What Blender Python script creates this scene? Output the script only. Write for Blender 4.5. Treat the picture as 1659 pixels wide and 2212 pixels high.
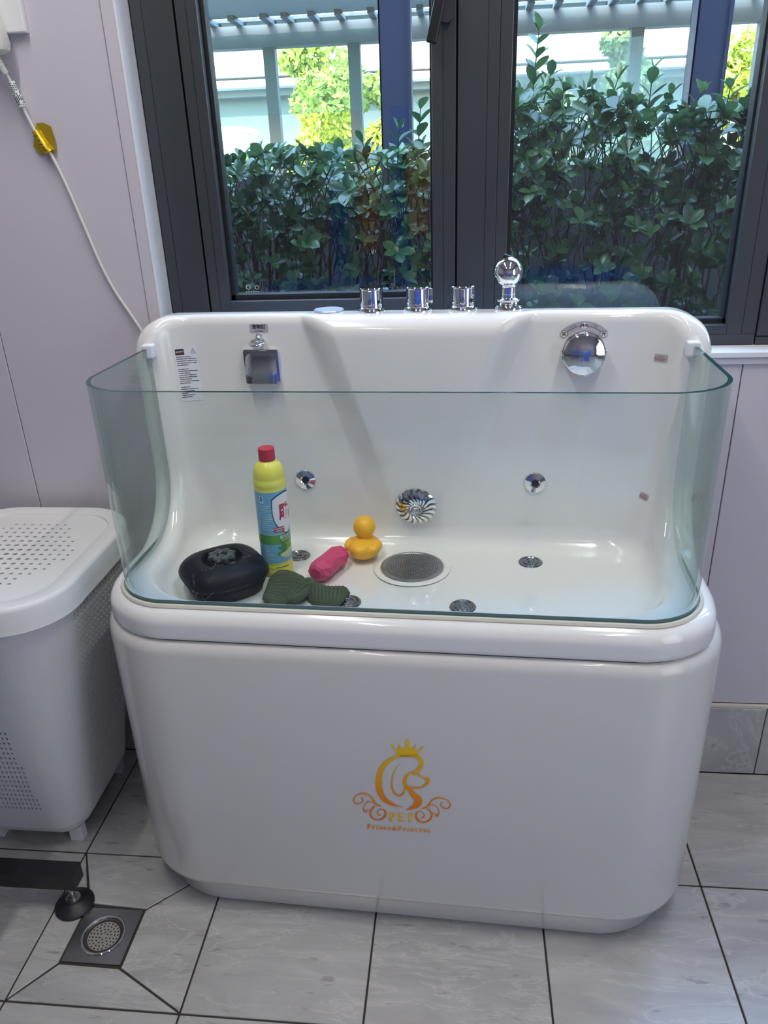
import bpy, bmesh, math, random
import numpy as np
from mathutils import Matrix, Vector
from mathutils.geometry import tessellate_polygon
for o in list(bpy.data.objects): bpy.data.objects.remove(o)
SC = bpy.context.scene
COL = SC.collection
S = 0.75                      # survey units -> metres (floor tiles become 0.3 m)
random.seed(7); RNG = np.random.default_rng(7)

# ------------------------------------------------------------------ camera
def cam_axes(pi_, ro, ya):
    cy, sy, cp, sp = math.cos(ya), math.sin(ya), math.cos(pi_), math.sin(pi_)
    f = Vector((sy*cp, cy*cp, -sp)); r = Vector((cy, -sy, 0)); u = r.cross(f)
    cr, sr = math.cos(ro), math.sin(ro)
    return cr*r+sr*u, -sr*r+cr*u, f
r_, u_, f_ = cam_axes(.420326213, -.036632, -.108182)
cd = bpy.data.cameras.new('camera'); cam = bpy.data.objects.new('camera', cd); COL.objects.link(cam)
m = Matrix((r_, u_, -f_)).transposed().to_4x4(); m.translation = Vector((0, 0, 1.64*S))
cam.matrix_world = m
cd.sensor_fit = 'HORIZONTAL'; cd.sensor_width = 36; cd.lens = 1643.75/1659*36; cd.clip_start = .02; cd.clip_end = 300
SC.camera = cam
# ------------------------------------------------------------------ world, sun, lamps, exposure
SC.view_settings.view_transform = 'Standard'; SC.view_settings.look = 'None'
SC.view_settings.gamma = 1; SC.view_settings.use_curve_mapping = False
SC.view_settings.exposure = 0.80
w = bpy.data.worlds.new('sky'); SC.world = w; w.use_nodes = True
nt = w.node_tree; bg = nt.nodes['Background']
sky = nt.nodes.new('ShaderNodeTexSky'); sky.sky_type = 'NISHITA'; sky.sun_disc = False
sky.sun_elevation = math.radians(48); sky.sun_rotation = math.radians(200); sky.air_density = 1.3; sky.dust_density = 1.5
nt.links.new(sky.outputs[0], bg.inputs[0]); bg.inputs[1].default_value = 2.3
sd = bpy.data.lights.new('sun', 'SUN'); sun = bpy.data.objects.new('sun', sd); COL.objects.link(sun)
sd.energy = 1.9; sd.angle = math.radians(.6); sd.color = (1, .95, .86)
sun.rotation_euler = (math.radians(44), 0, math.radians(-25))
def area(name, loc, rot, sx, sy, power, col):
    d = bpy.data.lights.new(name, 'AREA'); d.shape = 'RECTANGLE'; d.size = sx*S; d.size_y = sy*S; d.energy = power; d.color = col
    o = bpy.data.objects.new(name, d); COL.objects.link(o); o.location = Vector(loc)*S; o.rotation_euler = rot; return o
TUBES = [(-.75, .85, 8.0, 'front left'), (.65, .85, 7.8, 'front right'), (-.75, -1.0, 1.8, 'rear left'), (.75, -1.0, 1.8, 'rear right')]
for i, (x, y, a, _l) in enumerate(TUBES):
    area('tube_light', (x, y, 3.30), (0, 0, 0), .05, 1.2, a, (1, .955, .90))
area('cool_side_fill', (2.55, -.9, 1.5), (0, math.radians(90), 0), 2.2, 1.6, 8, (.84, .90, 1))  # added cool fill light from the right; the wall there is closed

# ------------------------------------------------------------------ helpers
def nodes(mt):
    mt.use_nodes = True; return mt.node_tree, mt.node_tree.nodes['Principled BSDF']
def mat(name, col, rough=.5, metal=0., coat=0., bump=0., bscale=60., bdist=.001, var=0., vscale=4., trans=0., spec=None, sss=0.):
    mt = bpy.data.materials.new(name); t, b = nodes(mt)
    b.inputs['Base Color'].default_value = (*col, 1); b.inputs['Roughness'].default_value = rough
    b.inputs['Metallic'].default_value = metal; b.inputs['Coat Weight'].default_value = coat; b.inputs['Coat Roughness'].default_value = .04
    if spec is not None: b.inputs['Specular IOR Level'].default_value = spec
    if trans: b.inputs['Transmission Weight'].default_value = trans
    if sss:
        b.inputs['Subsurface Weight'].default_value = sss; b.inputs['Subsurface Radius'].default_value = (.02, .012, .006)
    tc = t.nodes.new('ShaderNodeTexCoord')
    n = t.nodes.new('ShaderNodeTexNoise'); n.inputs['Scale'].default_value = vscale; n.inputs['Detail'].default_value = 5
    t.links.new(tc.outputs['Object'], n.inputs['Vector'])
    mx = t.nodes.new('ShaderNodeMix'); mx.data_type = 'RGBA'
    v = var if var else .02
    mx.inputs[6].default_value = (*[c*(1-v) for c in col], 1); mx.inputs[7].default_value = (*[min(1, c*(1+v)) for c in col], 1)
    t.links.new(n.outputs[0], mx.inputs[0]); t.links.new(mx.outputs[2], b.inputs['Base Color'])
    if bump:
        n2 = t.nodes.new('ShaderNodeTexNoise'); n2.inputs['Scale'].default_value = bscale; n2.inputs['Detail'].default_value = 4
        t.links.new(tc.outputs['Object'], n2.inputs['Vector'])
        bp = t.nodes.new('ShaderNodeBump'); bp.inputs['Strength'].default_value = bump; bp.inputs['Distance'].default_value = bdist
        t.links.new(n2.outputs[0], bp.inputs['Height']); t.links.new(bp.outputs[0], b.inputs['Normal'])
    return mt
def prop(o, **k):
    for a, b in k.items():
        if b is not None: o[a] = b
def mesh(name, vs, fs, m=None, parent=None, smooth=False, mats=None, midx=None, M=None, **k):
    me = bpy.data.meshes.new(name); me.from_pydata([tuple(v) for v in vs], [], [tuple(f) for f in fs])
    ms = mats if mats else ([m] if m else [])
    for q in ms: me.materials.append(q)
    if midx is not None: me.polygons.foreach_set('material_index', list(midx))
    me.update()
    if smooth:
        me.polygons.foreach_set('use_smooth', [True]*len(me.polygons))
        if len(fs) < 20000: me.set_sharp_from_angle(angle=math.radians(38))
    return obj(name, me, parent, M, **k)
def obj(name, me, parent=None, M=None, **k):
    o = bpy.data.objects.new(name, me); COL.objects.link(o)
    if parent: o.parent = parent
    if M is not None: o.matrix_basis = M
    prop(o, **k); return o
def thing(name, label, cat, loc=(0, 0, 0), rz=0, group=None):
    o = bpy.data.objects.new(name, None); COL.objects.link(o); o.location = loc; o.rotation_euler = (0, 0, rz)
    o.empty_display_size = .05; prop(o, label=label, category=cat, group=group); return o
def box(x0, x1, y0, y1, z0, z1, bev=0.):
    if bev <= 0:
        v = [(x, y, z) for z in (z0, z1) for y in (y0, y1) for x in (x0, x1)]
        return v, [(0, 2, 3, 1), (4, 5, 7, 6), (0, 1, 5, 4), (2, 6, 7, 3), (0, 4, 6, 2), (1, 3, 7, 5)]
    bm = bmesh.new(); bmesh.ops.create_cube(bm, size=1)
    for v in bm.verts: v.co = Vector((x0+(v.co.x+.5)*(x1-x0), y0+(v.co.y+.5)*(y1-y0), z0+(v.co.z+.5)*(z1-z0)))
    bmesh.ops.bevel(bm, geom=bm.edges[:], offset=bev, segments=2, affect='EDGES', profile=.5)
    r = [tuple(v.co) for v in bm.verts], [tuple(q.index for q in f.verts) for f in bm.faces]; bm.free(); return r
def join(*parts):
    V, F = [], []
    for v, f in parts:
        o = len(V); V += [tuple(q) for q in v]; F += [tuple(i+o for i in q) for q in f]
    return V, F
def joini(*parts):
    V, F, I = [], [], []
    for k, (v, f) in enumerate(parts):
        o = len(V); V += [tuple(q) for q in v]; F += [tuple(i+o for i in q) for q in f]; I += [k]*len(f)
    return V, F, I
def xf(M, vf): return [tuple(M @ Vector(v)) for v in vf[0]], vf[1]
def lathe(prof, n=40, cap=True):
    V = []; F = []
    for r, z in prof:
        for i in range(n):
            a = 2*math.pi*i/n; V.append((r*math.cos(a), r*math.sin(a), z))
    for j in range(len(prof)-1):
        for i in range(n):
            k = (i+1) % n; F.append((j*n+i, j*n+k, (j+1)*n+k, (j+1)*n+i))
    if cap:
        if prof[0][0] > 1e-5: F.append(tuple(range(n-1, -1, -1)))
        if prof[-1][0] > 1e-5: F.append(tuple((len(prof)-1)*n+i for i in range(n)))
    return V, F
def tube(pts, r, n=10, cap=True):
    pts = [Vector(p) for p in pts]; rs = r if hasattr(r, '__len__') else [r]*len(pts)
    V = []; F = []; up = None
    for i, p in enumerate(pts):
        d = (pts[min(i+1, len(pts)-1)]-pts[max(i-1, 0)]).normalized()
        if up is None:
            up = Vector((0, 0, 1)) if abs(d.z) < .9 else Vector((1, 0, 0))
        a = d.cross(up).normalized(); b = a.cross(d).normalized(); up = b
        for k in range(n):
            t = 2*math.pi*k/n; V.append(tuple(p+(a*math.cos(t)+b*math.sin(t))*rs[i]))
    for j in range(len(pts)-1):
        for k in range(n):
            l = (k+1) % n; F.append((j*n+k, (j+1)*n+k, (j+1)*n+l, j*n+l))
    if cap: F.append(tuple(range(n))); F.append(tuple((len(pts)-1)*n+k for k in range(n-1, -1, -1)))
    return V, F
def catmull(P, k=8):
    P = [np.array(p, float) for p in P]; out = []
    for i in range(len(P)-1):
        a, b, c, d = P[max(i-1, 0)], P[i], P[i+1], P[min(i+2, len(P)-1)]
        for j in range(k):
            t = j/k; out.append(.5*((2*b)+(c-a)*t+(2*a-5*b+4*c-d)*t*t+(3*b-a-3*c+d)*t**3))
    out.append(P[-1]); return out
def prism(poly, z0, z1):
    n = len(poly); V = [(x, y, z0) for x, y in poly]+[(x, y, z1) for x, y in poly]
    tr = tessellate_polygon([[Vector((x, y, 0)) for x, y in poly]])
    F = [tuple(i+n for i in t) for t in tr]+[tuple(reversed(t)) for t in tr]
    F += [(i, (i+1) % n, n+(i+1) % n, n+i) for i in range(n)]
    return V, F
def fixn(o):
    bm = bmesh.new(); bm.from_mesh(o.data); bmesh.ops.recalc_face_normals(bm, faces=bm.faces[:]); bm.to_mesh(o.data); bm.free(); return o
def bevel(o, wd, seg=2, ang=40):
    md = o.modifiers.new('bevel', 'BEVEL'); md.width = wd; md.segments = seg; md.limit_method = 'ANGLE'; md.angle_limit = math.radians(ang); return o
def rrect(hx, hy, R, n=8):
    P = []
    for cx, cy, a0 in ((hx-R, hy-R, 0), (-hx+R, hy-R, 90), (-hx+R, -hy+R, 180), (hx-R, -hy+R, 270)):
        for i in range(n+1):
            a = math.radians(a0+90*i/n); P.append((cx+R*math.cos(a), cy+R*math.sin(a)))
    return P
def rrect2(hx, y0, y1, Rf, Rb, n=10):     # ring, front radius and back radius
    P = []
    for cx, cy, R, a0 in ((hx-Rb, y1-Rb, Rb, 0), (-hx+Rb, y1-Rb, Rb, 90), (-hx+Rf, y0+Rf, Rf, 180), (hx-Rf, y0+Rf, Rf, 270)):
        for i in range(n+1):
            a = math.radians(a0+90*i/n); P.append((cx+R*math.cos(a), cy+R*math.sin(a)))
    return P
def loft(rings, cap0=True, cap1=True):
    n = len(rings[0]); V = [p for r in rings for p in r]; F = []
    for j in range(len(rings)-1):
        for i in range(n):
            k = (i+1) % n; F.append((j*n+i, j*n+k, (j+1)*n+k, (j+1)*n+i))
    if cap0: F.append(tuple(range(n-1, -1, -1)))
    if cap1: F.append(tuple((len(rings)-1)*n+i for i in range(n)))
    return V, F
def frame(c, n, up=(0, 0, 1)):            # matrix whose z axis is n, y axis near up
    n = Vector(n).normalized(); x = Vector(up).cross(n).normalized(); y = n.cross(x)
    M = Matrix((x, y, n)).transposed().to_4x4(); M.translation = Vector(c); return M
T_ = Matrix.Translation
def R_(a, ax): return Matrix.Rotation(math.radians(a), 4, ax)

# ---- signed distance tools
def smin_r(a, b, r): return np.maximum(r, np.minimum(a, b))-np.hypot(np.maximum(r-a, 0), np.maximum(r-b, 0))
def smax_r(a, b, r): return np.minimum(-r, np.maximum(a, b))+np.hypot(np.maximum(r+a, 0), np.maximum(r+b, 0))
def sd_rr(x, y, cx, cy, hx, hy, rf, rb):
    R = np.where(y < cy, rf, rb); qx = np.abs(x-cx)-hx+R; qy = np.abs(y-cy)-hy+R
    return np.minimum(np.maximum(qx, qy), 0)+np.hypot(np.maximum(qx, 0), np.maximum(qy, 0))-R
def sstep(a, b, x):
    t = np.clip((x-a)/(b-a), 0, 1); return t*t*(3-2*t)
def basin_sdf(p):
    u, v, z = p[:, 0], p[:, 1], p[:, 2]
    foot = sd_rr(u, v, 0, .2565, .655, .2685, .19, .07)
    prof = smin_r(z-.847, .395-v, .15)                            # side profile: flat rim sweeping up into the back
    elev = sd_rr(u, z, 0, 1.0, .655, .355, .1, .11)
    A = smax_r(foot, prof, .036)
    A = smax_r(A, elev, .045)
    A = smax_r(A, .778-z, .006)
    w = .548+.034*sstep(.79, 1.02, z)
    t = (z-.84)/.5; s = np.clip((z-.90)/.455, 0, 1.1)
    hf = .06+.125*s; ho = .115+.145*s; ub = u-.008
    bump = (.012+.052*s)*(1-np.clip((np.abs(ub-.004*s)-hf)/(ho-hf), 0, 1))*sstep(.80, .93, z)
    vb = .462-.022*t-bump; vf = .052
    inner = sd_rr(u*.56/w, v, 0, (vf+.462)/2, .56, (.462-vf)/2, .15, .115)
    inner = smax_r(inner, v-vb, .03)
    fl = .790+.004*np.clip(np.hypot(u, (v-.31))/.3, 0, 1)
    B = smax_r(inner, fl-z, .05)
    return smax_r(A, -B, .022)
def grad(f, p, e=1e-4):
    g = np.empty_like(p)
    for i in range(3):
        d = np.zeros(3); d[i] = e; g[:, i] = (f(p+d)-f(p-d))/(2*e)
    return g
def march(f, o, d, n=160):
    o = np.array(o, float).reshape(-1, 3); d = np.array(d, float).reshape(-1, 3)
    p = o.copy()
    for _ in range(n): p = p+d*np.clip(f(p)*.7, -.05, .05)[:, None]
    g = grad(f, p); g /= np.linalg.norm(g, axis=1, keepdims=True)+1e-9
    return p, g
def surface_net(f, lo, hi, h, it=3):
    xs = [np.arange(lo[i], hi[i]+h, h) for i in range(3)]; n = [len(x) for x in xs]
    G = np.stack(np.meshgrid(*xs, indexing='ij'), -1).reshape(-1, 3); D = f(G).reshape(n)
    inside = D < 0; c = [k-1 for k in n]
    acc = np.zeros((*c, 3)); cnt = np.zeros(c)
    corners = [(i, j, k) for i in (0, 1) for j in (0, 1) for k in (0, 1)]
    sl = lambda o: tuple(slice(o[a], o[a]+c[a]) for a in range(3))
    for a in corners:
        for ax in range(3):
            if a[ax]: continue
            b = list(a); b[ax] = 1
            da, db = D[sl(a)], D[sl(b)]; cr = (da < 0) != (db < 0)
            t = np.where(cr, da/np.where(cr, da-db, 1), 0)
            off = np.zeros((*c, 3)); off[:] = a; off[..., ax] += t
            acc += np.where(cr[..., None], off, 0); cnt += cr
    act = cnt > 0; idx = -np.ones(c, int); idx[act] = np.arange(act.sum())
    base = np.stack(np.nonzero(act), -1)
    P = (base+acc[act]/cnt[act][:, None])*h+np.array(lo)
    for _ in range(it):
        d = f(P); g = grad(f, P); g2 = (g**2).sum(1)+1e-9; P = P-np.clip(d/g2, -h, h)[:, None]*g
    F = []
    for ax in range(3):
        b, cc = (ax+1) % 3, (ax+2) % 3
        s0 = [slice(None)]*3; s1 = [slice(None)]*3; s0[ax] = slice(0, n[ax]-1); s1[ax] = slice(1, n[ax])
        A0, A1 = inside[tuple(s0)], inside[tuple(s1)]; cr = A0 != A1
        for q in (b, cc):
            e = [slice(None)]*3; e[q] = 0; cr[tuple(e)] = False; e[q] = -1; cr[tuple(e)] = False
        I = np.stack(np.nonzero(cr), -1); flip = A1[cr]
        def g_(db_, dc_):
            J = I.copy(); J[:, b] += db_; J[:, cc] += dc_; return idx[J[:, 0], J[:, 1], J[:, 2]]
        q = np.stack([g_(-1, -1), g_(0, -1), g_(0, 0), g_(-1, 0)], -1)
        q[flip] = q[flip][:, ::-1]; F.append(q)
    F = np.concatenate(F); F = F[(F >= 0).all(1)]
    return P, F
def np_mesh(name, P, F, m, parent=None, **k):
    me = bpy.data.meshes.new(name); me.vertices.add(len(P)); me.vertices.foreach_set('co', P.astype(np.float32).ravel())
    k_ = F.shape[1]; me.loops.add(F.size); me.loops.foreach_set('vertex_index', F.astype(np.int32).ravel())
    me.polygons.add(len(F)); me.polygons.foreach_set('loop_start', np.arange(0, F.size, k_, dtype=np.int32))
    me.polygons.foreach_set('use_smooth', np.ones(len(F), bool)); me.materials.append(m); me.update(calc_edges=True); me.validate()
    return obj(name, me, parent, **k)

# ------------------------------------------------------------------ materials
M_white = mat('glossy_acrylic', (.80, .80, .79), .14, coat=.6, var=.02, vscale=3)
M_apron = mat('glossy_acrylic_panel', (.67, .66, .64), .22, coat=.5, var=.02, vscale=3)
M_chrome = mat('chrome', (.78, .79, .80), .06, 1.)
M_steel = mat('brushed_steel', (.42, .42, .42), .32, 1., var=.1, vscale=30)
M_dark = mat('dark_hole', (.012, .012, .013), .6)
M_frame = mat('window_aluminium', (.050, .055, .065), .42, .25, bump=.15, bscale=900, bdist=.0004)
M_gasket = mat('black_gasket', (.008, .009, .012), .5)
M_wall = mat('wall_panel_lilac', (.56, .53, .59), .48, var=.03, vscale=2, bump=.06, bscale=180)
M_walld = mat('dim_wall', (.34, .32, .36), .6)  # darker copy of the wall colour, cuts bounce light in the room
M_trimw = mat('white_trim', (.74, .75, .80), .35)
M_groove = mat('panel_groove', (.16, .15, .18), .8)
M_plast = mat('white_plastic', (.70, .705, .715), .42, bump=.08, bscale=700, bdist=.0003)
M_cable = mat('cable_white', (.62, .62, .58), .45)
M_black = mat('black_paint', (.010, .011, .014), .38)
M_rubber = mat('black_rubber', (.012, .013, .018), .45)
M_bstop = mat('navy_black_plastic', (.003, .005, .012), .40, bump=.02, bscale=400, spec=.18)
M_yel = mat('yellow_bottle', (.78, .76, .12), .35)
M_red = mat('red_cap', (.52, .03, .06), .4)
M_blueL = mat('label_blue', (.17, .45, .66), .35)
M_greenL = mat('label_green', (.10, .33, .07), .35)
M_whiteL = mat('label_white', (.80, .82, .84), .35)
M_redL = mat('label_red', (.45, .02, .06), .4)
M_navyL = mat('label_navy', (.02, .05, .22), .4)
M_limeL = mat('label_lime', (.45, .66, .22), .4)
M_leafL = mat('label_leaf_green', (.07, .30, .05), .4)
M_ink = mat('black_ink', (.02, .02, .025), .5)
M_inkr = mat('red_ink', (.50, .08, .07), .5)
M_stk = mat('sticker_clear_grey', (.44, .43, .48), .3)
M_stkw = mat('sticker_white', (.78, .80, .84), .3)
M_duck = mat('yellow_vinyl', (.95, .50, .02), .42, sss=.25)
M_pink = mat('pink_rubber', (.62, .06, .17), .5, var=.08, vscale=30)
M_gold = mat('gold_foil', (.62, .44, .03), .28, .7)
M_grout = mat('grout', (.035, .03, .028), .9)
M_silic = mat('aged_silicone', (.62, .60, .52), .4)

def tile_mat():
    mt = bpy.data.materials.new('grey_marbled_tile'); t, b = nodes(mt); N = t.nodes
    tc = N.new('ShaderNodeTexCoord'); oi = N.new('ShaderNodeObjectInfo'); mp = N.new('ShaderNodeMapping')
    ad = N.new('ShaderNodeVectorMath'); ad.operation = 'SCALE'; cmb = N.new('ShaderNodeCombineXYZ')
    t.links.new(oi.outputs['Random'], cmb.inputs[0]); t.links.new(oi.outputs['Random'], cmb.inputs[1])
    t.links.new(cmb.outputs[0], ad.inputs[0]); ad.inputs['Scale'].default_value = 37
    t.links.new(tc.outputs['Object'], mp.inputs[0]); t.links.new(ad.outputs[0], mp.inputs[1])
    mp.inputs['Rotation'].default_value = (0, 0, .95); mp.inputs['Scale'].default_value = (.8, 3.6, 1)
    n1 = N.new('ShaderNodeTexNoise'); n1.inputs['Scale'].default_value = 3.2; n1.inputs['Detail'].default_value = 9; n1.inputs['Distortion'].default_value = 1.2; n1.inputs['Roughness'].default_value = .62
    t.links.new(mp.outputs[0], n1.inputs[0])
    cr = N.new('ShaderNodeValToRGB'); e = cr.color_ramp.elements
    e[0].position = .3; e[0].color = (.31, .31, .31, 1); e[1].position = .7; e[1].color = (.47, .47, .47, 1)
    t.links.new(n1.outputs[0], cr.inputs[0])
    n2 = N.new('ShaderNodeTexNoise'); n2.inputs['Scale'].default_value = 3.6; n2.inputs['Detail'].default_value = 8; n2.inputs['Distortion'].default_value = .7; n2.inputs['Roughness'].default_value = .6
    t.links.new(mp.outputs[0], n2.inputs[0])
    sb = N.new('ShaderNodeMath'); sb.operation = 'SUBTRACT'; sb.inputs[1].default_value = .5; t.links.new(n2.outputs[0], sb.inputs[0])
    ab = N.new('ShaderNodeMath'); ab.operation = 'ABSOLUTE'; t.links.new(sb.outputs[0], ab.inputs[0])
    r2 = N.new('ShaderNodeValToRGB'); r2.color_ramp.elements[0].color = (.42, .42, .42, 1); r2.color_ramp.elements[1].color = (0, 0, 0, 1); r2.color_ramp.elements[1].position = .016
    t.links.new(ab.outputs[0], r2.inputs[0])
    mx = N.new('ShaderNodeMix'); mx.data_type = 'RGBA'; mx.inputs[7].default_value = (.60, .60, .59, 1)
    t.links.new(r2.outputs[0], mx.inputs[0]); t.links.new(cr.outputs[0], mx.inputs[6]); 
    n4 = N.new('ShaderNodeTexNoise'); n4.inputs['Scale'].default_value = 14; n4.inputs['Detail'].default_value = 6; t.links.new(mp.outputs[0], n4.inputs[0])
    r4 = N.new('ShaderNodeValToRGB'); r4.color_ramp.elements[0].position = .30; r4.color_ramp.elements[0].color = (.45, .43, .42, 1); r4.color_ramp.elements[1].position = .36; r4.color_ramp.elements[1].color = (1, 1, 1, 1)
    t.links.new(n4.outputs[0], r4.inputs[0])
    ml = N.new('ShaderNodeMix'); ml.data_type = 'RGBA'; ml.blend_type = 'MULTIPLY'; ml.inputs[0].default_value = .6
    t.links.new(mx.outputs[2], ml.inputs[6]); t.links.new(r4.outputs[0], ml.inputs[7]); t.links.new(ml.outputs[2], b.inputs['Base Color'])
    n3 = N.new('ShaderNodeTexNoise'); n3.inputs['Scale'].default_value = 260; n3.inputs['Detail'].default_value = 3
    t.links.new(tc.outputs['Object'], n3.inputs[0])
    bp = N.new('ShaderNodeBump'); bp.inputs['Strength'].default_value = .25; bp.inputs['Distance'].default_value = .0006
    t.links.new(n3.outputs[0], bp.inputs['Height']); t.links.new(bp.outputs[0], b.inputs['Normal'])
    b.inputs['Coat Weight'].default_value = 1; b.inputs['Coat Roughness'].default_value = .26; b.inputs['Coat IOR'].default_value = 1.6; b.inputs['Roughness'].default_value = .36; b.inputs['Specular IOR Level'].default_value = .9
    return mt
M_tile = tile_mat()
def thin_glass(name, tint, ior, rough=0.0, gl=1.0, edge=0):
    mt = bpy.data.materials.new(name); mt.use_nodes = True; t = mt.node_tree; N = t.nodes
    N.remove(N['Principled BSDF']); out = N['Material Output']
    tr = N.new('ShaderNodeBsdfTransparent'); tr.inputs[0].default_value = (*tint, 1)
    if edge:      # longer path through the tinted glass at grazing angles
        lw2 = N.new('ShaderNodeLayerWeight'); lw2.inputs[0].default_value = .5; p2 = N.new('ShaderNodeMath'); p2.operation = 'POWER'; p2.inputs[1].default_value = 2.
        t.links.new(lw2.outputs['Facing'], p2.inputs[0]); mc = N.new('ShaderNodeMix'); mc.data_type = 'RGBA'; t.links.new(p2.outputs[0], mc.inputs[0])
        mc.inputs[6].default_value = (*tint, 1); mc.inputs[7].default_value = (*[c**edge for c in tint], 1); t.links.new(mc.outputs[2], tr.inputs[0])
    g = N.new('ShaderNodeBsdfGlossy'); g.inputs['Roughness'].default_value = rough; g.inputs[0].default_value = (gl, gl, gl, 1)
    lw = N.new('ShaderNodeLayerWeight'); lw.inputs[0].default_value = .5; pw = N.new('ShaderNodeMath'); pw.operation = 'POWER'; pw.inputs[1].default_value = 5
    t.links.new(lw.outputs['Facing'], pw.inputs[0]); fr = N.new('ShaderNodeMath'); fr.operation = 'MULTIPLY_ADD'; f0 = ((ior-1)/(ior+1))**2
    fr.inputs[1].default_value = 1-f0; fr.inputs[2].default_value = f0; t.links.new(pw.outputs[0], fr.inputs[0])
    mx = N.new('ShaderNodeMixShader'); t.links.new(fr.outputs[0], mx.inputs[0]); t.links.new(tr.outputs[0], mx.inputs[1]); t.links.new(g.outputs[0], mx.inputs[2])
    t.links.new(mx.outputs[0], out.inputs[0]); return mt
M_pane = thin_glass('window_glass', (.90, .95, .95), 1.56)
M_glass = thin_glass('tub_glass', (.93, .955, .95), 1.34, edge=7)
M_gedge = mat('glass_edge_green', (.015, .05, .05), .12, spec=.35)
M_gold_print = None
def grad_mat(name, z0, z1, c0, c1):
    mt = bpy.data.materials.new(name); t, b = nodes(mt); N = t.nodes
    tc = N.new('ShaderNodeTexCoord'); sp = N.new('ShaderNodeSeparateXYZ'); mr = N.new('ShaderNodeMapRange'); mx = N.new('ShaderNodeMix'); mx.data_type = 'RGBA'
    t.links.new(tc.outputs['Object'], sp.inputs[0]); t.links.new(sp.outputs[2], mr.inputs[0]); mr.inputs[1].default_value = z0; mr.inputs[2].default_value = z1
    t.links.new(mr.outputs[0], mx.inputs[0]); mx.inputs[6].default_value = (*c0, 1); mx.inputs[7].default_value = (*c1, 1)
    t.links.new(mx.outputs[2], b.inputs['Base Color']); b.inputs['Roughness'].default_value = .35; return mt
def leaf_mat(name, c0, c1, rough=.35, trans=.25):
    mt = bpy.data.materials.new(name); t, b = nodes(mt); N = t.nodes
    ge = N.new('ShaderNodeNewGeometry'); oi = N.new('ShaderNodeObjectInfo'); ad = N.new('ShaderNodeMath'); ad.operation = 'ADD'
    fr = N.new('ShaderNodeMath'); fr.operation = 'FRACT'
    t.links.new(ge.outputs['Random Per Island'], ad.inputs[0]); t.links.new(oi.outputs['Random'], ad.inputs[1]); t.links.new(ad.outputs[0], fr.inputs[0])
    mx = N.new('ShaderNodeMix'); mx.data_type = 'RGBA'; mx.inputs[6].default_value = (*c0, 1); mx.inputs[7].default_value = (*c1, 1)
    t.links.new(fr.outputs[0], mx.inputs[0]); t.links.new(mx.outputs[2], b.inputs['Base Color']); b.inputs['Roughness'].default_value = rough
    out = N['Material Output']; tl = N.new('ShaderNodeBsdfTranslucent'); t.links.new(mx.outputs[2], tl.inputs[0])
    ms = N.new('ShaderNodeMixShader'); ms.inputs[0].default_value = trans
    t.links.new(b.outputs[0], ms.inputs[1]); t.links.new(tl.outputs[0], ms.inputs[2]); t.links.new(ms.outputs[0], out.inputs[0]); return mt
M_leaf = leaf_mat('hedge_leaf', (.035, .085, .04), (.10, .20, .075), .24, .2)
M_stem = mat('hedge_stem', (.035, .03, .025), .8)
M_tree = leaf_mat('tree_leaf', (.16, .24, .03), (.42, .45, .05), .6, .35)
M_tree2 = leaf_mat('tree_leaf_dark', (.10, .18, .06), (.24, .32, .10), .6, .35)
M_bark = mat('bark', (.18, .15, .12), .9, var=.3, vscale=20)
M_post = mat('blue_painted_steel', (.022, .032, .075), .45, bump=.1, bscale=120)
M_cport = mat('carport_steel', (.085, .115, .13), .6)
M_conc = mat('pale_concrete', (.42, .39, .33), .8, var=.1, vscale=1.5, bump=.3, bscale=8, bdist=.01)
M_asph = mat('pale_paving', (.25, .255, .25), .9, var=.1, vscale=2)
M_fencew = mat('dark_render', (.02, .028, .03), .8, var=.3, vscale=3)

# ------------------------------------------------------------------ room shell
YW, YF = 1.815, 1.88            # wall face, window frame face
X0, X1, Y0, ZC = -2.5, 2.62, -2.5, 3.42
WX0, WX1, WZ0, WZ1 = -.719, 2.2, 1.222, 3.0
def struct(name, vf, m, parent=None, kind='structure', **k):
    o = mesh(name, vf[0], vf[1], m, parent, **k)
    if parent is None: o['kind'] = kind
    return o
wb = struct('wall_back', join(box(X0-.2, WX0, YW+.012, YW+.30, -.1, 5.2), box(WX1, X1+.2, YW+.012, YW+.30, -.1, 5.2),
            box(WX0, WX1, YW+.012, YW+.30, -.1, WZ0-.002), box(WX0, WX1, YW+.012, YW+.30, WZ1, 5.2)), M_groove)
def panel(x0, x1, z0, z1, g=.0012):
    o = mesh('wall_panel', *box(x0+g, x1-g, YW, YW+.014, z0, z1), M_wall, wb); bevel(o, .0012, 1); return o
xs = [-.752-.392*k for k in range(5)]
for a, b in zip(xs[1:], xs[:-1]): panel(a, b, .2435, ZC)
o = mesh('wall_panel', *box(-.751, WX0, YW-.003, YW+.014, .2435, ZC), M_wall, wb)
us = [.651+.392*k for k in range(-4, 6)]
us[0] = WX0
for a, b in zip(us[:-1], us[1:]): panel(a, min(b, X1), .2435, 1.206)
panel(WX1+.002, X1, 1.21, ZC)
struct('trim_1', box(WX0, X1, YW-.006, YW+.01, 1.206, 1.222, .002), M_wall)                # moulding under the sill
struct('trim_2', box(WX0+.001, WX1, YW-.010, YF+.03, 1.2225, 1.236, .002), M_trimw)         # white sill board
struct('trim_3', join(box(WX0-.004, WX0+.001, YW-.004, YF+.03, 1.237, ZC), ), M_trimw)      # white reveal
struct('trim_4', box(WX0+.003, .46, YF-.003, YF+.004, 1.2365, 1.2405), M_silic)
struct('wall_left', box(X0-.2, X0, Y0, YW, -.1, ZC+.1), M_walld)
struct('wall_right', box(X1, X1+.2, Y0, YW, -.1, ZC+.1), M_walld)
struct('wall_front', box(X0-.2, X1+.2, Y0-.2, Y0, -.1, ZC+.1), M_walld)
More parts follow.
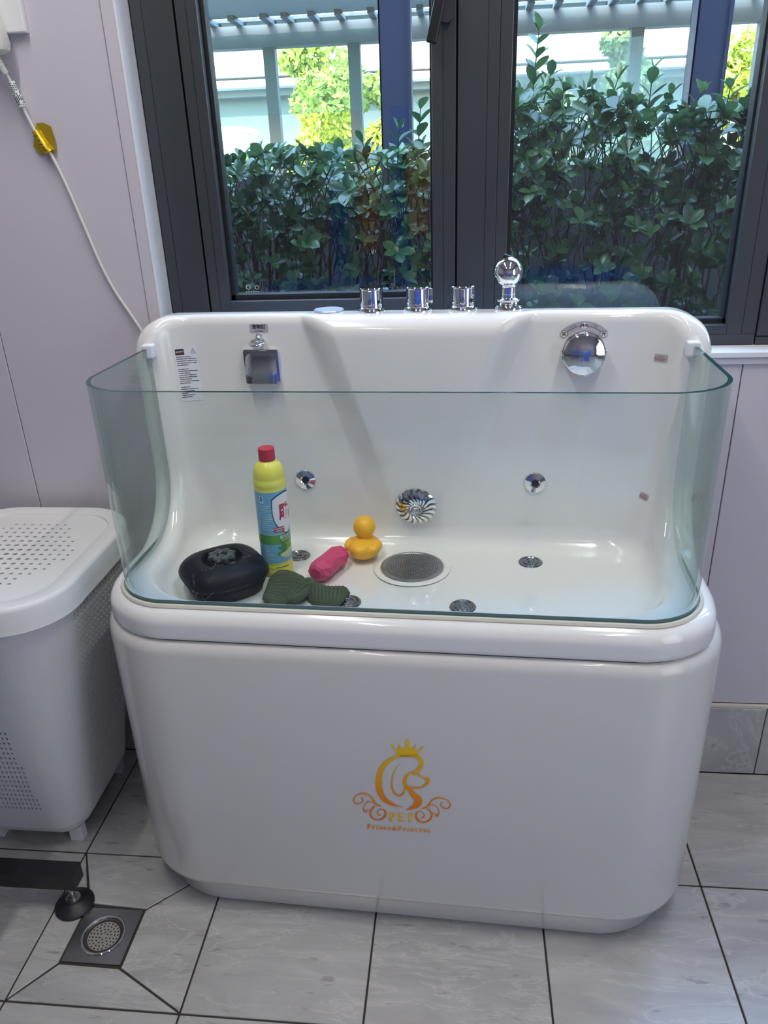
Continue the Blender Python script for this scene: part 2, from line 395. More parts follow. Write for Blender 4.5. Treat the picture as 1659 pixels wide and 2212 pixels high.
M_ceil = mat('ceiling_dim', (.5, .5, .5), .7)  # ceiling colour darkened as well, so it bounces less light
struct('ceiling', box(X0-.2, X1+.2, Y0-.2, YW+.3, ZC, ZC+.15), M_ceil)
# skirting tiles
bb = struct('baseboard_back', box(X0, X1, YW-.004, YW+.012, 0, .2335), M_grout)
sx = [.861+.398*k for k in range(-9, 5)]
for a, b in zip(sx[:-1], sx[1:]):
    if b > X0 and a < X1:
        o = mesh('tile', *box(-.199+.0014, .199-.0014, -.006, .006, -.116, .116), M_tile, bb, M=T_(((a+b)/2, YW-.006, .1165)))
        bevel(o, .0015, 1)
mesh('tile_cap', *box(X0, X1, YW-.010, YW, .2335, .242), M_silic, bb)
# floor
fl = struct('floor', box(X0-.1, X1+.1, Y0-.1, YW+.02, -.08, -.0035), M_grout)
gx = [.204+.398*k for k in range(-7, 7)]; gy = [1.404+.400*k for k in range(-10, 2)]
G = .0022
tile_me = None; far = []
for i, a in enumerate(gx):
    for j, b in enumerate(gy):
        x1, y1 = min(a+.398, X1), min(b+.4, YW-.012)
        if y1-b < .05 or x1-a < .05 or a < X0 or b < Y0: continue
        if abs(a+.99) < .01 and abs(b-1.004) < .01: continue         # the cut tile that holds the floor drain
        vis = b > .5 and -1.5 < a < 1.1
        if not vis: far.append(box(a+G, x1-G, b+G, y1-G, -.006, 0)); continue
        cx, cy = (a+x1)/2, (b+y1)/2
        o = mesh('tile', *box(a+G-cx, x1-G-cx, b+G-cy, y1-G-cy, -.006, 0), M_tile, fl, M=T_((cx, cy, random.uniform(-.0004, .0004))))
        bevel(o, .0012, 1)
v, f = join(*far); mesh('tile_field', v, f, M_tile, fl)['kind'] = 'stuff'
# cut tile pieces round the drain
c = dict(a=(-.99+G, 1.004+G), b=(-.592-G, 1.004+G), c=(-.592-G, 1.404-G), d=(-.99+G, 1.404-G))
q = dict(a=(-.909, 1.098), b=(-.766, 1.098), c=(-.766, 1.245), d=(-.901, 1.25))
q = dict(a=(-.911, 1.096), b=(-.764, 1.094), c=(-.764, 1.245), d=(-.911, 1.252))
def sh(p, dx, dy): return (p[0]+dx, p[1]+dy)
g2 = .0032
pieces = [[sh(c['a'], g2, 0), sh(c['b'], -g2, 0), sh(q['b'], -.002, -.001), sh(q['a'], .002, -.001)],
          [sh(c['b'], 0, g2), sh(c['c'], 0, -g2), sh(q['c'], .003, -.001), sh(q['b'], .003, .002)],
          [sh(c['c'], -g2, 0), sh(c['d'], g2*.7, 0), sh(q['d'], 0.003, .004), sh(q['c'], .002, .004)],
          [sh(c['a'], 0, g2), sh(q['a'], -.003, .003), sh(q['d'], -.003, -.002), sh(c['d'], 0, -g2)]]
for P in pieces:
    cx = sum(p[0] for p in P)/len(P); cy = sum(p[1] for p in P)/len(P)
    o = mesh('tile', *prism([(x-cx, y-cy) for x, y in P], -.006, 0), M_tile, fl, M=T_((cx, cy, 0))); fixn(o); bevel(o, .001, 1)
# floor drain
dr = thing('floor_drain', 'square steel floor drain with a round perforated grate between the cut tiles', 'drain', (-.8375, 1.1725, 0))
def ringplate(hx, r, z0, z1, n=48):
    V = []; F = []
    for i in range(n):
        a = 2*math.pi*i/n+.001; c_, s_ = math.cos(a), math.sin(a); k = hx/max(abs(c_), abs(s_))
        V += [(c_*k, s_*k, z1), (c_*r, s_*r, z1), (c_*r, s_*r, z0), (c_*k, s_*k, z0)]
    for i in range(n):
        j = (i+1) % n
        for k in range(4): l = (k+1) % 4; F.append((i*4+k, i*4+l, j*4+l, j*4+k))
    return V, F
mesh('drain_plate', *ringplate(.0705, .050, -.003, .0005), M_steel, dr)
mesh('drain_rim', *lathe([(.052, .0015), (.050, .003), (.047, .0025), (.046, -.001), (.0455, -.0025)], 48, False), M_chrome, dr, smooth=True)
def holed_disc(R, holes, z, n_r=None, th=.0015):
    """disc with real round holes, built as ring of cells (each hole its own cell wall)"""
    return None
def grate(R, z, rings, hr, m, parent, name='grate'):
    """perforated disc: quads between concentric rings, each cell opened by an octagonal hole"""
    V = []; F = []
    r_in = rings[0][0]-rings[0][2]/2
    V0, F0 = lathe([(0.0001, z), (r_in, z)], 48, False)
    parts = [(V0, F0)]
    for rc, n, wdt in rings:
        V = []; F = []
        for i in range(n):
            a0, a1 = 2*math.pi*i/n, 2*math.pi*(i+1)/n; am = (a0+a1)/2
            ra, rb = rc-wdt/2, rc+wdt/2
            ctr = Vector((rc*math.cos(am), rc*math.sin(am), z)); base = len(V)
            outer = []
            for k, (rad, t) in enumerate([(ra, 0), (ra, .5), (ra, 1), (rc, 1), (rb, 1), (rb, .5), (rb, 0), (rc, 0)]):
                a = a0+(a1-a0)*t; p = Vector((rad*math.cos(a), rad*math.sin(a), z)); outer.append(p)
            V += [tuple(p) for p in outer]
            for p in outer:
                d = (p-ctr).normalized(); V.append(tuple(ctr+d*hr))
            for p in outer:
                d = (p-ctr).normalized(); V.append(tuple(ctr+d*hr-Vector((0, 0, .003))))
            for k in range(8):
                l = (k+1) % 8; F.append((base+k, base+l, base+8+l, base+8+k)); F.append((base+8+k, base+8+l, base+16+l, base+16+k))
        parts.append((V, F))
    ro = rings[-1][0]+rings[-1][2]/2
    parts.append(lathe([(ro, z), (R, z), (R, z-.003)], 48, False))
    o = mesh(name, *join(*parts), m, parent); return o
M_grate = mat('dull_pressed_steel', (.50, .49, .47), .5, .85)
grate(.0375, -.0030, [(.009, 6, .009), (.0175, 12, .008), (.0260, 18, .009), (.0335, 22, .006)], .0023, M_grate, dr)
mesh('drain_well', *lathe([(.047, -.002), (.044, -.0045), (.038, -.0045)], 40, False), M_steel, dr, smooth=True)
mesh('drain_sump', *lathe([(.0, -.0068), (.046, -.0068)], 32, False), M_dark, dr)
# ------------------------------------------------------------------ windows
def fbox(*a, bev=.0015): return box(*a, bev)
W1 = struct('window_1', join(fbox(-.715, -.620, YF, YF+.07, 1.2365, 3.0), fbox(-.620, -.012, YF, YF+.07, 1.2365, 1.300), fbox(-.0105, .078, YF, YF+.07, 1.2365, 3.0)), M_frame)
# opening sash (left), slightly proud
def sash(parent, xa, xb, za, zb, wl, wr, wbm, wt, y0, yb):
    parts = [fbox(xa, xa+wl, y0, yb, za, zb), fbox(xb-wr, xb, y0, yb, za, zb), fbox(xa+wl, xb-wr, y0, yb, za, za+wbm), fbox(xa+wl, xb-wr, y0, yb, zb-wt, zb)]
    o = mesh('sash_frame', *join(*parts), M_frame, parent)
    gx0, gx1, gz0, gz1 = xa+wl, xb-wr, za+wbm, zb-wt; t = .010
    mesh('glazing_gasket', *join(box(gx0, gx0+t, y0+.022, yb-.005, gz0, gz1), box(gx1-t*.5, gx1, y0+.022, yb-.005, gz0, gz1), box(gx0, gx1, y0+.022, yb-.005, gz0, gz0+t*1.2), box(gx0, gx1, y0+.022, yb-.005, gz1-t, gz1)), M_gasket, parent)
    mesh('glass_pane', *box(gx0+.004, gx1-.002, y0+.034, y0+.036, gz0+.004, gz1-.004), M_pane, parent)
sash(W1, -.6145, -.0145, 1.303, 2.93, .048, .052, .058, .06, YF-.004, YF+.058)
W2 = struct('window_2', fbox(-.0105+.0885, .690, YF+.0005, YF+.07, 1.2365, 1.262), M_frame)
sash(W2, .0785, .690, 1.262, 2.93, .026, .066, .022, .06, YF, YF+.06)
W3 = struct('window_3', fbox(.6925, 1.32, YF, YF+.07, 1.2365, 1.256), M_frame)
sash(W3, .6925, 1.318, 1.258, 2.93, .07, .06, .06, .06, YF-.004, YF+.058)
W4 = struct('window_4', join(fbox(1.32, 1.42, YF, YF+.07, 1.2365, 3.0), fbox(1.42, 2.2, YF, YF+.07, 1.2365, 1.256)), M_frame)
sash(W4, 1.422, 2.198, 1.258, 2.93, .04, .06, .03, .06, YF, YF+.06)
struct('trim_5', box(WX0, WX1, YF+.001, YF+.07, 2.932, 3.0), M_frame)
mesh('rebate_strip', *box(-.628, -.606, YF+.012, YF+.05, 1.24, 3.0), M_gasket, W1); mesh('rebate_strip', *box(-.022, -.004, YF+.012, YF+.05, 1.24, 3.0), M_gasket, W1)
mesh('rebate_strip', *box(.682, .701, YF+.012, YF+.05, 1.24, 3.0), M_gasket, W2); mesh('rebate_strip', *box(1.31, 1.33, YF+.012, YF+.05, 1.24, 3.0), M_gasket, W3)
# shallow extrusion lines on the frame faces
mesh('frame_groove', *join(box(-.690, -.6885, YF-.0004, YF+.001, 1.24, 2.98)), M_gasket, W1)
mesh('frame_groove', *join(box(.0525, .054, YF-.0004, YF+.001, 1.24, 2.98)), M_gasket, W1)
mesh('frame_groove', *join(box(-.5905, -.5893, YF-.0046, YF-.003, 1.304, 2.93), box(-.0425, -.0413, YF-.0046, YF-.003, 1.304, 2.93)), M_gasket, W1)
mesh('frame_groove', *join(box(.6575, .659, YF-.0004, YF+.001, 1.264, 2.92)), M_gasket, W2)
# window handle
mesh('handle_base', *xf(T_((-.035, YF-.004, 1.955)) @ R_(90, 'X'), prism(rrect(.014, .036, .0135), 0, .010)), M_frame, W1)
hb = mesh('window_handle', *join(xf(T_((-.040, YF-.014, 1.975)) @ R_(90, 'X'), lathe([(.0105, 0), (.0105, .016), (.009, .018)], 24)),
     xf(T_((-.040, YF-.036, 1.985)) @ R_(14, 'Y'), box(-.0115, .0115, -.006, .007, -.108, .012, .004))), M_black, W1, label='black lever handle')
mesh('glass_mark', *join(*[xf(T_((x, YF+.0285, z)) @ R_(90, 'X'), lathe([(r*.75, 0), (r, 0)], 14, False)) for x, z, r in ((-.525, 1.390, .006), (-.503, 1.389, .005))],
     *[box(-.532+.006*i, -.5285+.006*i, YF+.0283, YF+.0286, 1.378, 1.3797) for i in range(6)]), mat('etched_mark', (.5, .58, .6), .5), W1)

# ------------------------------------------------------------------ PET BATH
TH = math.radians(-2.3)
Tv = Vector((math.cos(TH), math.sin(TH), 0))
O = Vector((-.11, 1.258, 0))-.02*Tv
bath = thing('pet_bath', 'glossy white pet bath with a curved glass front, standing under the window', 'bathtub', O, TH)
P, F = surface_net(basin_sdf, (-.67, -.03, .765), (.67, .54, 1.37), .0065)
basin = np_mesh('basin', P, F, M_white, bath)
# apron body
def body_ring(ins, z): return [(x, y, z) for x, y in rrect2(.664-ins, -.021+ins, .515, .195-ins*.3, .05, 14)]
prof = [(.040, .0), (.034, .003), (.030, .010), (.028, .060), (.024, .072), (.012, .080), (.003, .090), (0, .105), (-.0, .40), (0, .745), (.0015, .755), (.005, .765), (.010, .772), (.017, .777), (.026, .779), (.06, .779)]
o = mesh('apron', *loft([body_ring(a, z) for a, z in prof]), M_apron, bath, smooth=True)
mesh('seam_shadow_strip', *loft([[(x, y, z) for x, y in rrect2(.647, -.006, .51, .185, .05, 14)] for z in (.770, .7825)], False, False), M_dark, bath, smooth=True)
# glass screen
def glass_path(off, n=16):
    hx, y0, R = .600-off, .018+off, .125-off; Pp = [(hx, .412), (hx, .30), (hx, .20)]
    for i in range(n+1):
        a = math.radians(-90*i/n); Pp.append((hx-R+R*math.cos(a), y0+R+R*math.sin(a)))
    for k in range(1, 12): Pp.append(((hx-R)*(1-k/6), y0))
    for i in range(n+1):
        a = math.radians(-90-90*i/n); Pp.append((-hx+R+R*math.cos(a), y0+R+R*math.sin(a)))
    Pp += [(-hx, .20), (-hx, .30), (-hx, .412)]; return Pp
go, gi = glass_path(0), glass_path(.0085); n = len(go)
V = [(x, y, z) for P_ in (go, gi) for z in (.842, 1.2915) for x, y in P_]
F_, I_ = [], []
for i in range(n-1):
    F_.append((i, i+1, n+i+1, n+i)); I_.append(0)
    F_.append((2*n+i, 3*n+i, 3*n+i+1, 2*n+i+1)); I_.append(0)
    F_.append((n+i, n+i+1, 3*n+i+1, 3*n+i)); I_.append(1)
    F_.append((i, 2*n+i, 2*n+i+1, i+1)); I_.append(1)
for e in (0, n-1): F_.append((e, n+e, 3*n+e, 2*n+e)); I_.append(1)
gs = mesh('glass_screen', V, F_, None, bath, mats=[M_glass, M_gedge], midx=I_, label='curved clear glass front screen with a green edge')
gs.data.polygons.foreach_set('use_smooth', [True]*len(F_)); gs.data.set_sharp_from_angle(angle=math.radians(40))
gf = [[(x, y, z) for x, y in glass_path(-.0008)[1:-1]] for z in (.846, .8575)]
mesh('glass_foot', gf[0]+gf[1], [(i, i+1, len(gf[0])+i+1, len(gf[0])+i) for i in range(len(gf[0])-1)], mat('glass_foot_teal', (.10, .19, .20), .15), bath, smooth=True)
# silicone bead at foot of glass
bead = [(x, y, .8455) for x, y in glass_path(-.006)[2:-2]]
mesh('silicone_bead', *tube(bead, .0055, 6), M_silic, bath, smooth=True)
# caps at glass ends
for s in (-1, 1):
    o = mesh('glass_clip', *box(-.013, .013, -.016, .014, -.018, .013, .004), M_trimw, bath, M=T_((s*.592, .393, 1.288)))
def surf(pt, d):
    p, g = march(basin_sdf, [pt], [d]); return p[0], g[0]
# --- back wall fittings
def on_back(u, z, lift=0.):
    p, g = surf((u, .25, z), (0, 1, 0)); return frame(p+g*lift, g)
def on_floor(u, v, lift=0.): 
    return T_((u, v, .7905+lift))
jet = lathe([(.0, .0035), (.0085, .0035), (.0088, .006), (.012, .0085), (.0165, .007), (.020, .006), (.0245, .0045), (.0262, .001), (.0262, -.002)], 40)
jm = None
for u, z in ((-.266, .954), (.290, .957)):
    if jm is None:
        o = mesh('wall_jet', *jet, M_chrome, bath, smooth=True, M=on_back(u, z)); jm = o.data
    else: o = obj('wall_jet', jm, bath, on_back(u, z))
    mesh('jet_hole', *lathe([(.0, 0), (.0082, 0), (.0082, -.001)], 24), M_dark, o, M=T_((0, 0, .0045)))
fjet = lathe([(.0, .006), (.006, .0058), (.007, .003), (.0105, .0028), (.012, .0045), (.0165, .0045), (.0175, .002), (.020, .002), (.022, .004), (.0265, .0035), (.0285, .001), (.0285, -.002)], 40)
fm = None
M_fjet = mat('dark_chrome', (.30, .31, .33), .22, 1.)  # darker than the other chrome so the floor jets show up
for u, v in ((-.273, .352), (.283, .357), (.133, .145), (-.114, .145)):
    if fm is None: o = mesh('floor_jet', *fjet, M_fjet, bath, smooth=True, M=on_floor(u, v, .001)); fm = o.data
    else: obj('floor_jet', fm, bath, on_floor(u, v, .001))
# suction cover with curved vanes
fan = mesh('suction_cover', *lathe([(0, .006), (.036, .006), (.046, .004), (.048, .0), (.048, -.004)], 56), M_steel, bath, smooth=True, M=on_back(.007, .892))
vane = []
for k in range(18):
    a0 = 2*math.pi*k/18; L, R1 = [], []
    for i in range(9):
        t = i/8; rad = .013+.0365*t; aa = a0+.62*math.sin(t*2.4)*(.75); hw = (.0022+.0022*t)
        da = hw/rad; hgt = .019-.013*t**2
        for s_, lst in ((-1, L), (1, R1)): lst.append((rad*math.cos(aa+s_*da), rad*math.sin(aa+s_*da), hgt))
    V = L+R1+[(x, y, z-.006) for x, y, z in L]+[(x, y, z-.006) for x, y, z in R1]; F_ = []
    for i in range(8):
        F_ += [(i, i+1, 9+i+1, 9+i), (18+i, 27+i, 28+i, 19+i), (i, 18+i, 19+i, i+1), (9+i, 10+i, 28+i, 27+i)]
    F_ += [(8, 26, 35, 17)]
    vane.append((V, F_))
for vf in vane: fixn(mesh('vane', *vf, M_chrome, fan))
mesh('hub', *lathe([(0, .023), (.006, .0225), (.0065, .0215), (.008, .0222), (.0135, .021), (.0165, .0165), (.016, .010)], 32), M_chrome, fan, smooth=True)
# floor drain grille of the bath
bg_ = mesh('bath_drain', *lathe([(.0745, .0), (.0735, .0025), (.067, .003), (.0655, .0012)], 56, False), M_steel, bath, smooth=True, M=T_((.0075, .319, .7900)))
mesh('drain_seat', *lathe([(.090, -.0012), (.086, .0012), (.081, .0022), (.077, .0018), (.0745, .0002)], 64, False), M_white, bg_, smooth=True, label='raised white rim around the drain')
rings = []; r = .006; 
while r < .063: rings.append((r, max(6, int(2*math.pi*r/.0052)), .0052)); r += .0054
grate(.0665, .0014, rings, .0015, M_steel, bg_, 'perforated_grille')
mesh('drain_sump', *lathe([(0, -.0012), (.072, -.0012)], 40, False), M_dark, bg_)
# chrome flap box
Mb = on_back(-.344, 1.240, .0)
fb = mesh('overflow_flap', *box(-.042, .042, -.039, .039, -.004, .010, .004), M_chrome, bath, M=Mb, label='square chrome hinged flap')
V, F_ = [], []
for j in range(13):
    t = j/12; y = .031-.068*t; zz = .010+.012*math.sin(min(1, t*1.15)*math.pi*.55)+(.004*t)
    for i in range(13):
        x = -.037+.074*i/12; V.append((x, y, zz-.004*(abs(2*i/12-1)**6)))
for j in range(12):
    for i in range(12): F_.append((j*13+i, (j+1)*13+i, (j+1)*13+i+1, j*13+i+1))
m_ = len(V); V += [(-.037, -.037, .004), (.037, -.037, .004), (-.037, .031, .006), (.037, .031, .006)]
F_.append(tuple([12*13+i for i in range(12, -1, -1)]+[m_, m_+1])); F_.append(tuple([j*13 for j in range(13)]+[m_, m_+2])); F_.append(tuple([j*13+12 for j in range(13)]+[m_+1, m_+3]))
mesh('flap', V, F_, M_chrome, fb, smooth=True)
mesh('hinge', *join(box(-.018, -.010, .030, .036, .008, .013), box(.012, .020, .030, .036, .008, .013)), M_steel, fb)
# tether ring
Mr = on_back(-.346, 1.302)
rg = mesh('leash_buckle', *lathe([(.012, -.001), (.0115, .004), (.008, .010), (.006, .014), (0, .016)], 28), M_chrome, bath, smooth=True, M=Mr, label='chrome leash eye')
V, F_ = tube([(.0165*math.cos(a), .0165*math.sin(a), 0) for a in np.linspace(0, 2*math.pi, 33)], .0036, 10, False)
mesh('ring', *xf(T_((0, -.006, .017)) @ R_(-78, 'X'), (V, F_)), M_chrome, rg, smooth=True)
# drain dial
dl = mesh('drain_dial', *lathe([(.047, -.002), (.047, .006), (.046, .010), (.0445, .011), (.0445, .026), (.043, .0275), (.041, .0280), (.030, .0335), (.015, .0365), (0, .0375)], 56), M_chrome, bath, smooth=True, M=on_back(.378, 1.268), label='large round chrome drain dial')
for a in (10, 100, 190, 280): mesh('grip_lobe', *xf(R_(a, 'Z') @ T_((.0445, 0, .018)), box(-.003, .0035, -.006, .006, -.006, .008, .0025)), M_chrome, dl, smooth=True)
# deck: button, knobs, hand shower
mesh('air_button', *lathe([(.0345, -.002), (.0345, .003), (.033, .005), (.030, .0048), (0, .0048)], 48), mat('satin_button', (.55, .56, .60), .38, .6), bath, M=T_((-.1875, .477, 1.355)), smooth=False)
def knob(u, v, ang):
    k = mesh('knob', *lathe([(.0345, -.001), (.0345, .003), (.033, .0065), (.028, .008), (.0268, .009), (.0265, .013), (.0265, .0145), (.0275, .015), (.0275, .0165), (.0262, .017), (.0262, .047), (.0272, .048), (.0274, .050), (.0262, .0515), (0, .0515)], 56), M_chrome, bath, M=T_((u, v, 1.355)) @ R_(ang, 'Z'))
    k.data.polygons.foreach_set('use_smooth', [True]*len(k.data.polygons)); k.data.set_sharp_from_angle(angle=math.radians(22))
    mesh('lever_tab', *xf(T_((.0275, 0, .031)), box(-.003, .0065, -.0042, .0042, -.0165, .0165, .0032)), M_chrome, k, smooth=True)
    mesh('marker', *lathe([(0, 0), (.004, 0), (.004, .001)], 14), M_dark, k, M=R_(42, 'Z') @ T_((.0262, 0, .022)) @ R_(90, 'Y'))
knob(-.0885, .477, -88); knob(.0154, .481, 0); knob(.1151, .484, -88)
sh_ = mesh('hand_shower', *lathe([(.0325, -.001), (.0325, .004), (.030, .008), (.022, .010), (.020, .013), (.0235, .015), (.0235, .020), (.021, .0225), (.0178, .024), (.0178, .074)], 48), M_chrome, bath, smooth=True, M=T_((.2145, .490, 1.355)), label='chrome ball-headed hand shower in its deck socket')
def ball_sdf(p):
    s_ = np.linalg.norm(p-np.array([-.003, -.004, .078]), axis=1)-.0325
    cut = -( (p[:, 0]+.030)*.62+(p[:, 2]-.052)*.78)
    s_ = smax_r(s_, cut, .004)
    nk = np.maximum(np.hypot(p[:, 0], p[:, 1])-.0178, np.abs(p[:, 2]-.06)-.03)
    return smin_r(s_, nk, .003)
P, F = surface_net(ball_sdf, (-.042, -.042, .025), (.036, .036, .116), .0016, 2)
np_mesh('shower_head', P, F, M_chrome, sh_)
mesh('black_button', *xf(T_((-.004, -.004, .106)) @ R_(20, 'Y'), box(-.012, .014, -.008, .008, -.003, .007, .003)), M_black, sh_)
mesh('white_collar', *lathe([(.0236, .0155), (.0242, .0175), (.0236, .0195)], 40, False), M_trimw, sh_, smooth=True)
# --- stickers draped on the acrylic
def drape(name, polys, axis, lift, m, parent=bath, label=None, thick=True):
    """polys: list of (verts2d, faces); 2D coords are (u,z) marched along +v"""
    V, F_ = [], []
    for v2, f2 in polys:
        o_ = len(V); V += list(v2); F_ += [tuple(i+o_ for i in q) for q in f2]
    A = np.array([(a, .30, b) for a, b in V]); p, g = march(basin_sdf, A, np.tile([0, 1, 0], (len(A), 1)))
    p = p+g*lift
    ob = mesh(name, p, F_, m, parent, smooth=True)
    if label: ob['label'] = label
    return ob
def grid_rr(cx, cz, hx, hz, R, rot=0, n=14, k=14):
    """rounded rectangle as a fine grid"""
    V, F_ = [], []; c_, s_ = math.cos(rot), math.sin(rot)
    for j in range(k+1):
        z = -hz+2*hz*j/k
        dz = max(0, abs(z)-(hz-R)); half = hx-R+math.sqrt(max(0, R*R-dz*dz)) if dz > 0 else hx
        for i in range(n+1):
            x = -half+2*half*i/n; V.append((cx+c_*x-s_*z, cz+s_*x+c_*z))
    for j in range(k):
        for i in range(n): F_.append((j*(n+1)+i, j*(n+1)+i+1, (j+1)*(n+1)+i+1, (j+1)*(n+1)+i))
    return V, F_
def rect2(cx, cz, w, h, rot=0, ox=0, oz=0):
    c_, s_ = math.cos(rot), math.sin(rot); V = []
    for x, z in ((-w/2, -h/2), (w/2, -h/2), (w/2, h/2), (-w/2, h/2)):
        x += ox; z += oz; V.append((cx+c_*x-s_*z, cz+s_*x+c_*z))
    return V, [(0, 1, 2, 3)]
def text2d(s, size, align='CENTER', bold=0.):
    cu = bpy.data.curves.new('t', 'FONT'); cu.body = s; cu.size = size; cu.align_x = align; cu.align_y = 'CENTER'; cu.resolution_u = 3; cu.offset = bold
    ob = bpy.data.objects.new('t', cu); COL.objects.link(ob); dg = bpy.context.evaluated_depsgraph_get(); dg.update()
    me = bpy.data.meshes.new_from_object(ob.evaluated_get(dg)); 
    v = [(a.co.x, a.co.y) for a in me.vertices]; f = [tuple(p.vertices) for p in me.polygons]
    bpy.data.objects.remove(ob); bpy.data.meshes.remove(me); bpy.data.curves.remove(cu)
    return v, f
def place2(vf, cx, cz, rot=0, sx=1):
    c_, s_ = math.cos(rot), math.sin(rot); return [(cx+c_*x*sx-s_*y, cz+s_*x*sx+c_*y) for x, y in vf[0]], vf[1]
s1 = drape('buckle_sticker', [grid_rr(-.344, 1.3255, .0215, .0098, .003)], 1, .0006, M_stk, label='small grey label above the leash eye')
drape('lettering', [place2(text2d('宠物扣', .0105, bold=.0002), -.344, 1.3282), place2(text2d('Pet Buckle', .0048), -.344, 1.3190)], 1, .0012, M_ink, s1)
# arc sticker over the dial
def arc_band(cx, cz, r0, r1, a0, a1, n=24, k=3):
    V, F_ = [], []
    for i in range(n+1):
        a = math.radians(a0+(a1-a0)*i/n)
        for j in range(k+1):
            r = r0+(r1-r0)*j/k; V.append((cx+r*math.cos(a), cz+r*math.sin(a)))
    for i in range(n):
        for j in range(k): F_.append((i*(k+1)+j, i*(k+1)+j+1, (i+1)*(k+1)+j+1, (i+1)*(k+1)+j))
    return V, F_
def disc2(cx, cz, r, n=24): return [(cx, cz)]+[(cx+r*math.cos(2*math.pi*i/n), cz+r*math.sin(2*math.pi*i/n)) for i in range(n)], [(0, 1+i, 1+(i+1) % n) for i in range(n)]
ax, az = .376, 1.268
pol = lambda a, r: (ax+r*math.cos(math.radians(a)), az+r*math.sin(math.radians(a)))
s2 = drape('dial_sticker', [arc_band(ax, az, .048, .066, 43, 137), disc2(*pol(43, .057), .009), disc2(*pol(137, .057), .009)], 1, .0006, M_stk, label='arched grey open and closed scale above the dial')
for a in (43, 90, 137): drape('scale_dot', [disc2(*pol(a, .057), .0068)], 1, .0011, M_whiteL, s2)
drape('lettering', [place2(text2d('关', .0105, bold=.0002), *pol(137, .057), .1), place2(text2d('开', .0105, bold=.0002), *pol(43, .057)), place2(text2d('排水', .0082, bold=.0002), *pol(90, .057)),
      place2(text2d('CLOSED', .0036), *pol(113, .0605), math.radians(23)), place2(text2d('OPEN', .0036), *pol(67, .0605), math.radians(-23)),
      arc_band(ax, az, .0560, .0568, 52, 83, 10, 1), arc_band(ax, az, .0560, .0568, 97, 128, 10, 1)], 1, .0016, M_ink, s2)
# warning sticker on the left of the back wall
wr = math.radians(0)
cx0, cz0 = -.523, 1.222
s3 = drape('warning_sticker', [grid_rr(cx0, cz0, .0255, .066, .004, wr, 16, 30)], 1, .0006, M_stkw, label='tall white instruction sticker with a black badge')
drape('badge', [grid_rr(cx0-.0135, cz0+.052, .0095, .0068, .0004, wr, 6, 4)], 1, .0011, M_ink, s3)
drape('lettering', [place2(text2d('ALFAPET', .0046, bold=.0001), cx0-.0135, cz0+.0528, wr)], 1, .0016, M_whiteL, s3)
drape('badge_bar', [rect2(cx0-.0135, cz0+.0487, .016, .0012)], 1, .0016, M_inkr, s3)
tri = []
for a, b in (((-.006, 0), (.006, 0)), ((.006, 0), (0, .0115)), ((0, .0115), (-.006, 0))):
    dx, dz = b[0]-a[0], b[1]-a[1]; L = math.hypot(dx, dz); tri.append(rect2(cx0+.0165+(a[0]+b[0])/2, cz0+.048+(a[1]+b[1])/2, L, .0006, math.atan2(dz, dx)))
tri.append(rect2(cx0+.0165, cz0+.0525, .0009, .005))
rows = []
yy = .0405; rr_ = random.Random(3)
for ln, wd in enumerate([.7, .95, 1, .95, .55, 0, .5, .95, .55, .9, .85, .6, .95, .5, 0, .4, .85, .6, .3, .6, .5]):
    x = -.022; 
    while x < -.022+.044*wd:
        L = rr_.uniform(.0008, .0032)
        if wd: rows.append(rect2(cx0+x+L/2, cz0+yy, L, rr_.uniform(.0012, .0019)))
        x += L+rr_.uniform(.0003, .0008)
    yy -= .0048
drape('small_print', tri+rows, 1, .0012, M_ink, s3)['kind'] = 'stuff'
for (u, z, hx, hz, sx_, rt) in ((.5395, 1.2565, .013, .0085, 1, -.05), (.537, 0.936, .0085, .0085, .8, -.25)):
    sk = drape('small_notice_sticker', [grid_rr(u, z, hx, hz, .003, rt)], 1, .0006, M_stk, label='small grey notice with red print')
    pr = []
    for q_, wd in ((.003, .45), (-.0015, .8), (-.0042, .5)):
        x = -hx*wd
        while x < hx*wd: pr.append(rect2(u, z, .0010, .0016, rt, x, q_)); x += .0016
    pr += [rect2(u, z, .0018, .0018, rt, -hx*.82, 0.)]
    drape('small_print', pr, 1, .0012, M_inkr, sk)['kind'] = 'stuff'
# --- emblem on the front panel (flat print)
EC = [(-.1261, .6021), (.1782, .6254), (-.149, .2312), (.1849, .2698)]
def em(x, y):
    a, b = x/1659, y/1452
    return tuple((1-a)*(1-b)*EC[0][i]+a*(1-b)*EC[1][i]+(1-a)*b*EC[2][i]+a*b*EC[3][i] for i in (0, 1))
def stroke(P, k=6):
    P = catmull(P, k); L, R1 = [], []
    for i, p in enumerate(P):
        d = P[min(i+1, len(P)-1)][:2]-P[max(i-1, 0)][:2]; d = d/(np.linalg.norm(d)+1e-9); nrm = np.array([-d[1], d[0]])
        h = max(p[2]*1.06, 4.5)/2; L.append(em(*(p[:2]+nrm*h))); R1.append(em(*(p[:2]-nrm*h)))
    n = len(P); return L+R1, [(i, i+1, n+i+1, n+i) for i in range(n-1)]
def poly(P):
    Q = [em(*p) for p in P]; return Q, [tuple(t) for t in tessellate_polygon([[Vector((x, y, 0)) for x, y in Q]])]
def dot(x, y, r, n=16): return poly([(x+r*math.cos(2*math.pi*i/n), y+r*math.sin(2*math.pi*i/n)) for i in range(n)])
def print_front(name, polys, m, parent=bath, y=-.0222):
    V, F_ = [], []
    for i_, (v2, f2) in enumerate(polys):
        o_ = len(V); V += [(a, y-.00003*i_, b) for a, b in v2]; F_ += [tuple(i+o_ for i in q_) for q_ in f2]
    return mesh(name, V, F_, m, parent)
cY, cO = (.95, .62, .0), (.88, .22, .0)
M_emb = grad_mat('gold_print', .385, .56, cO, cY)
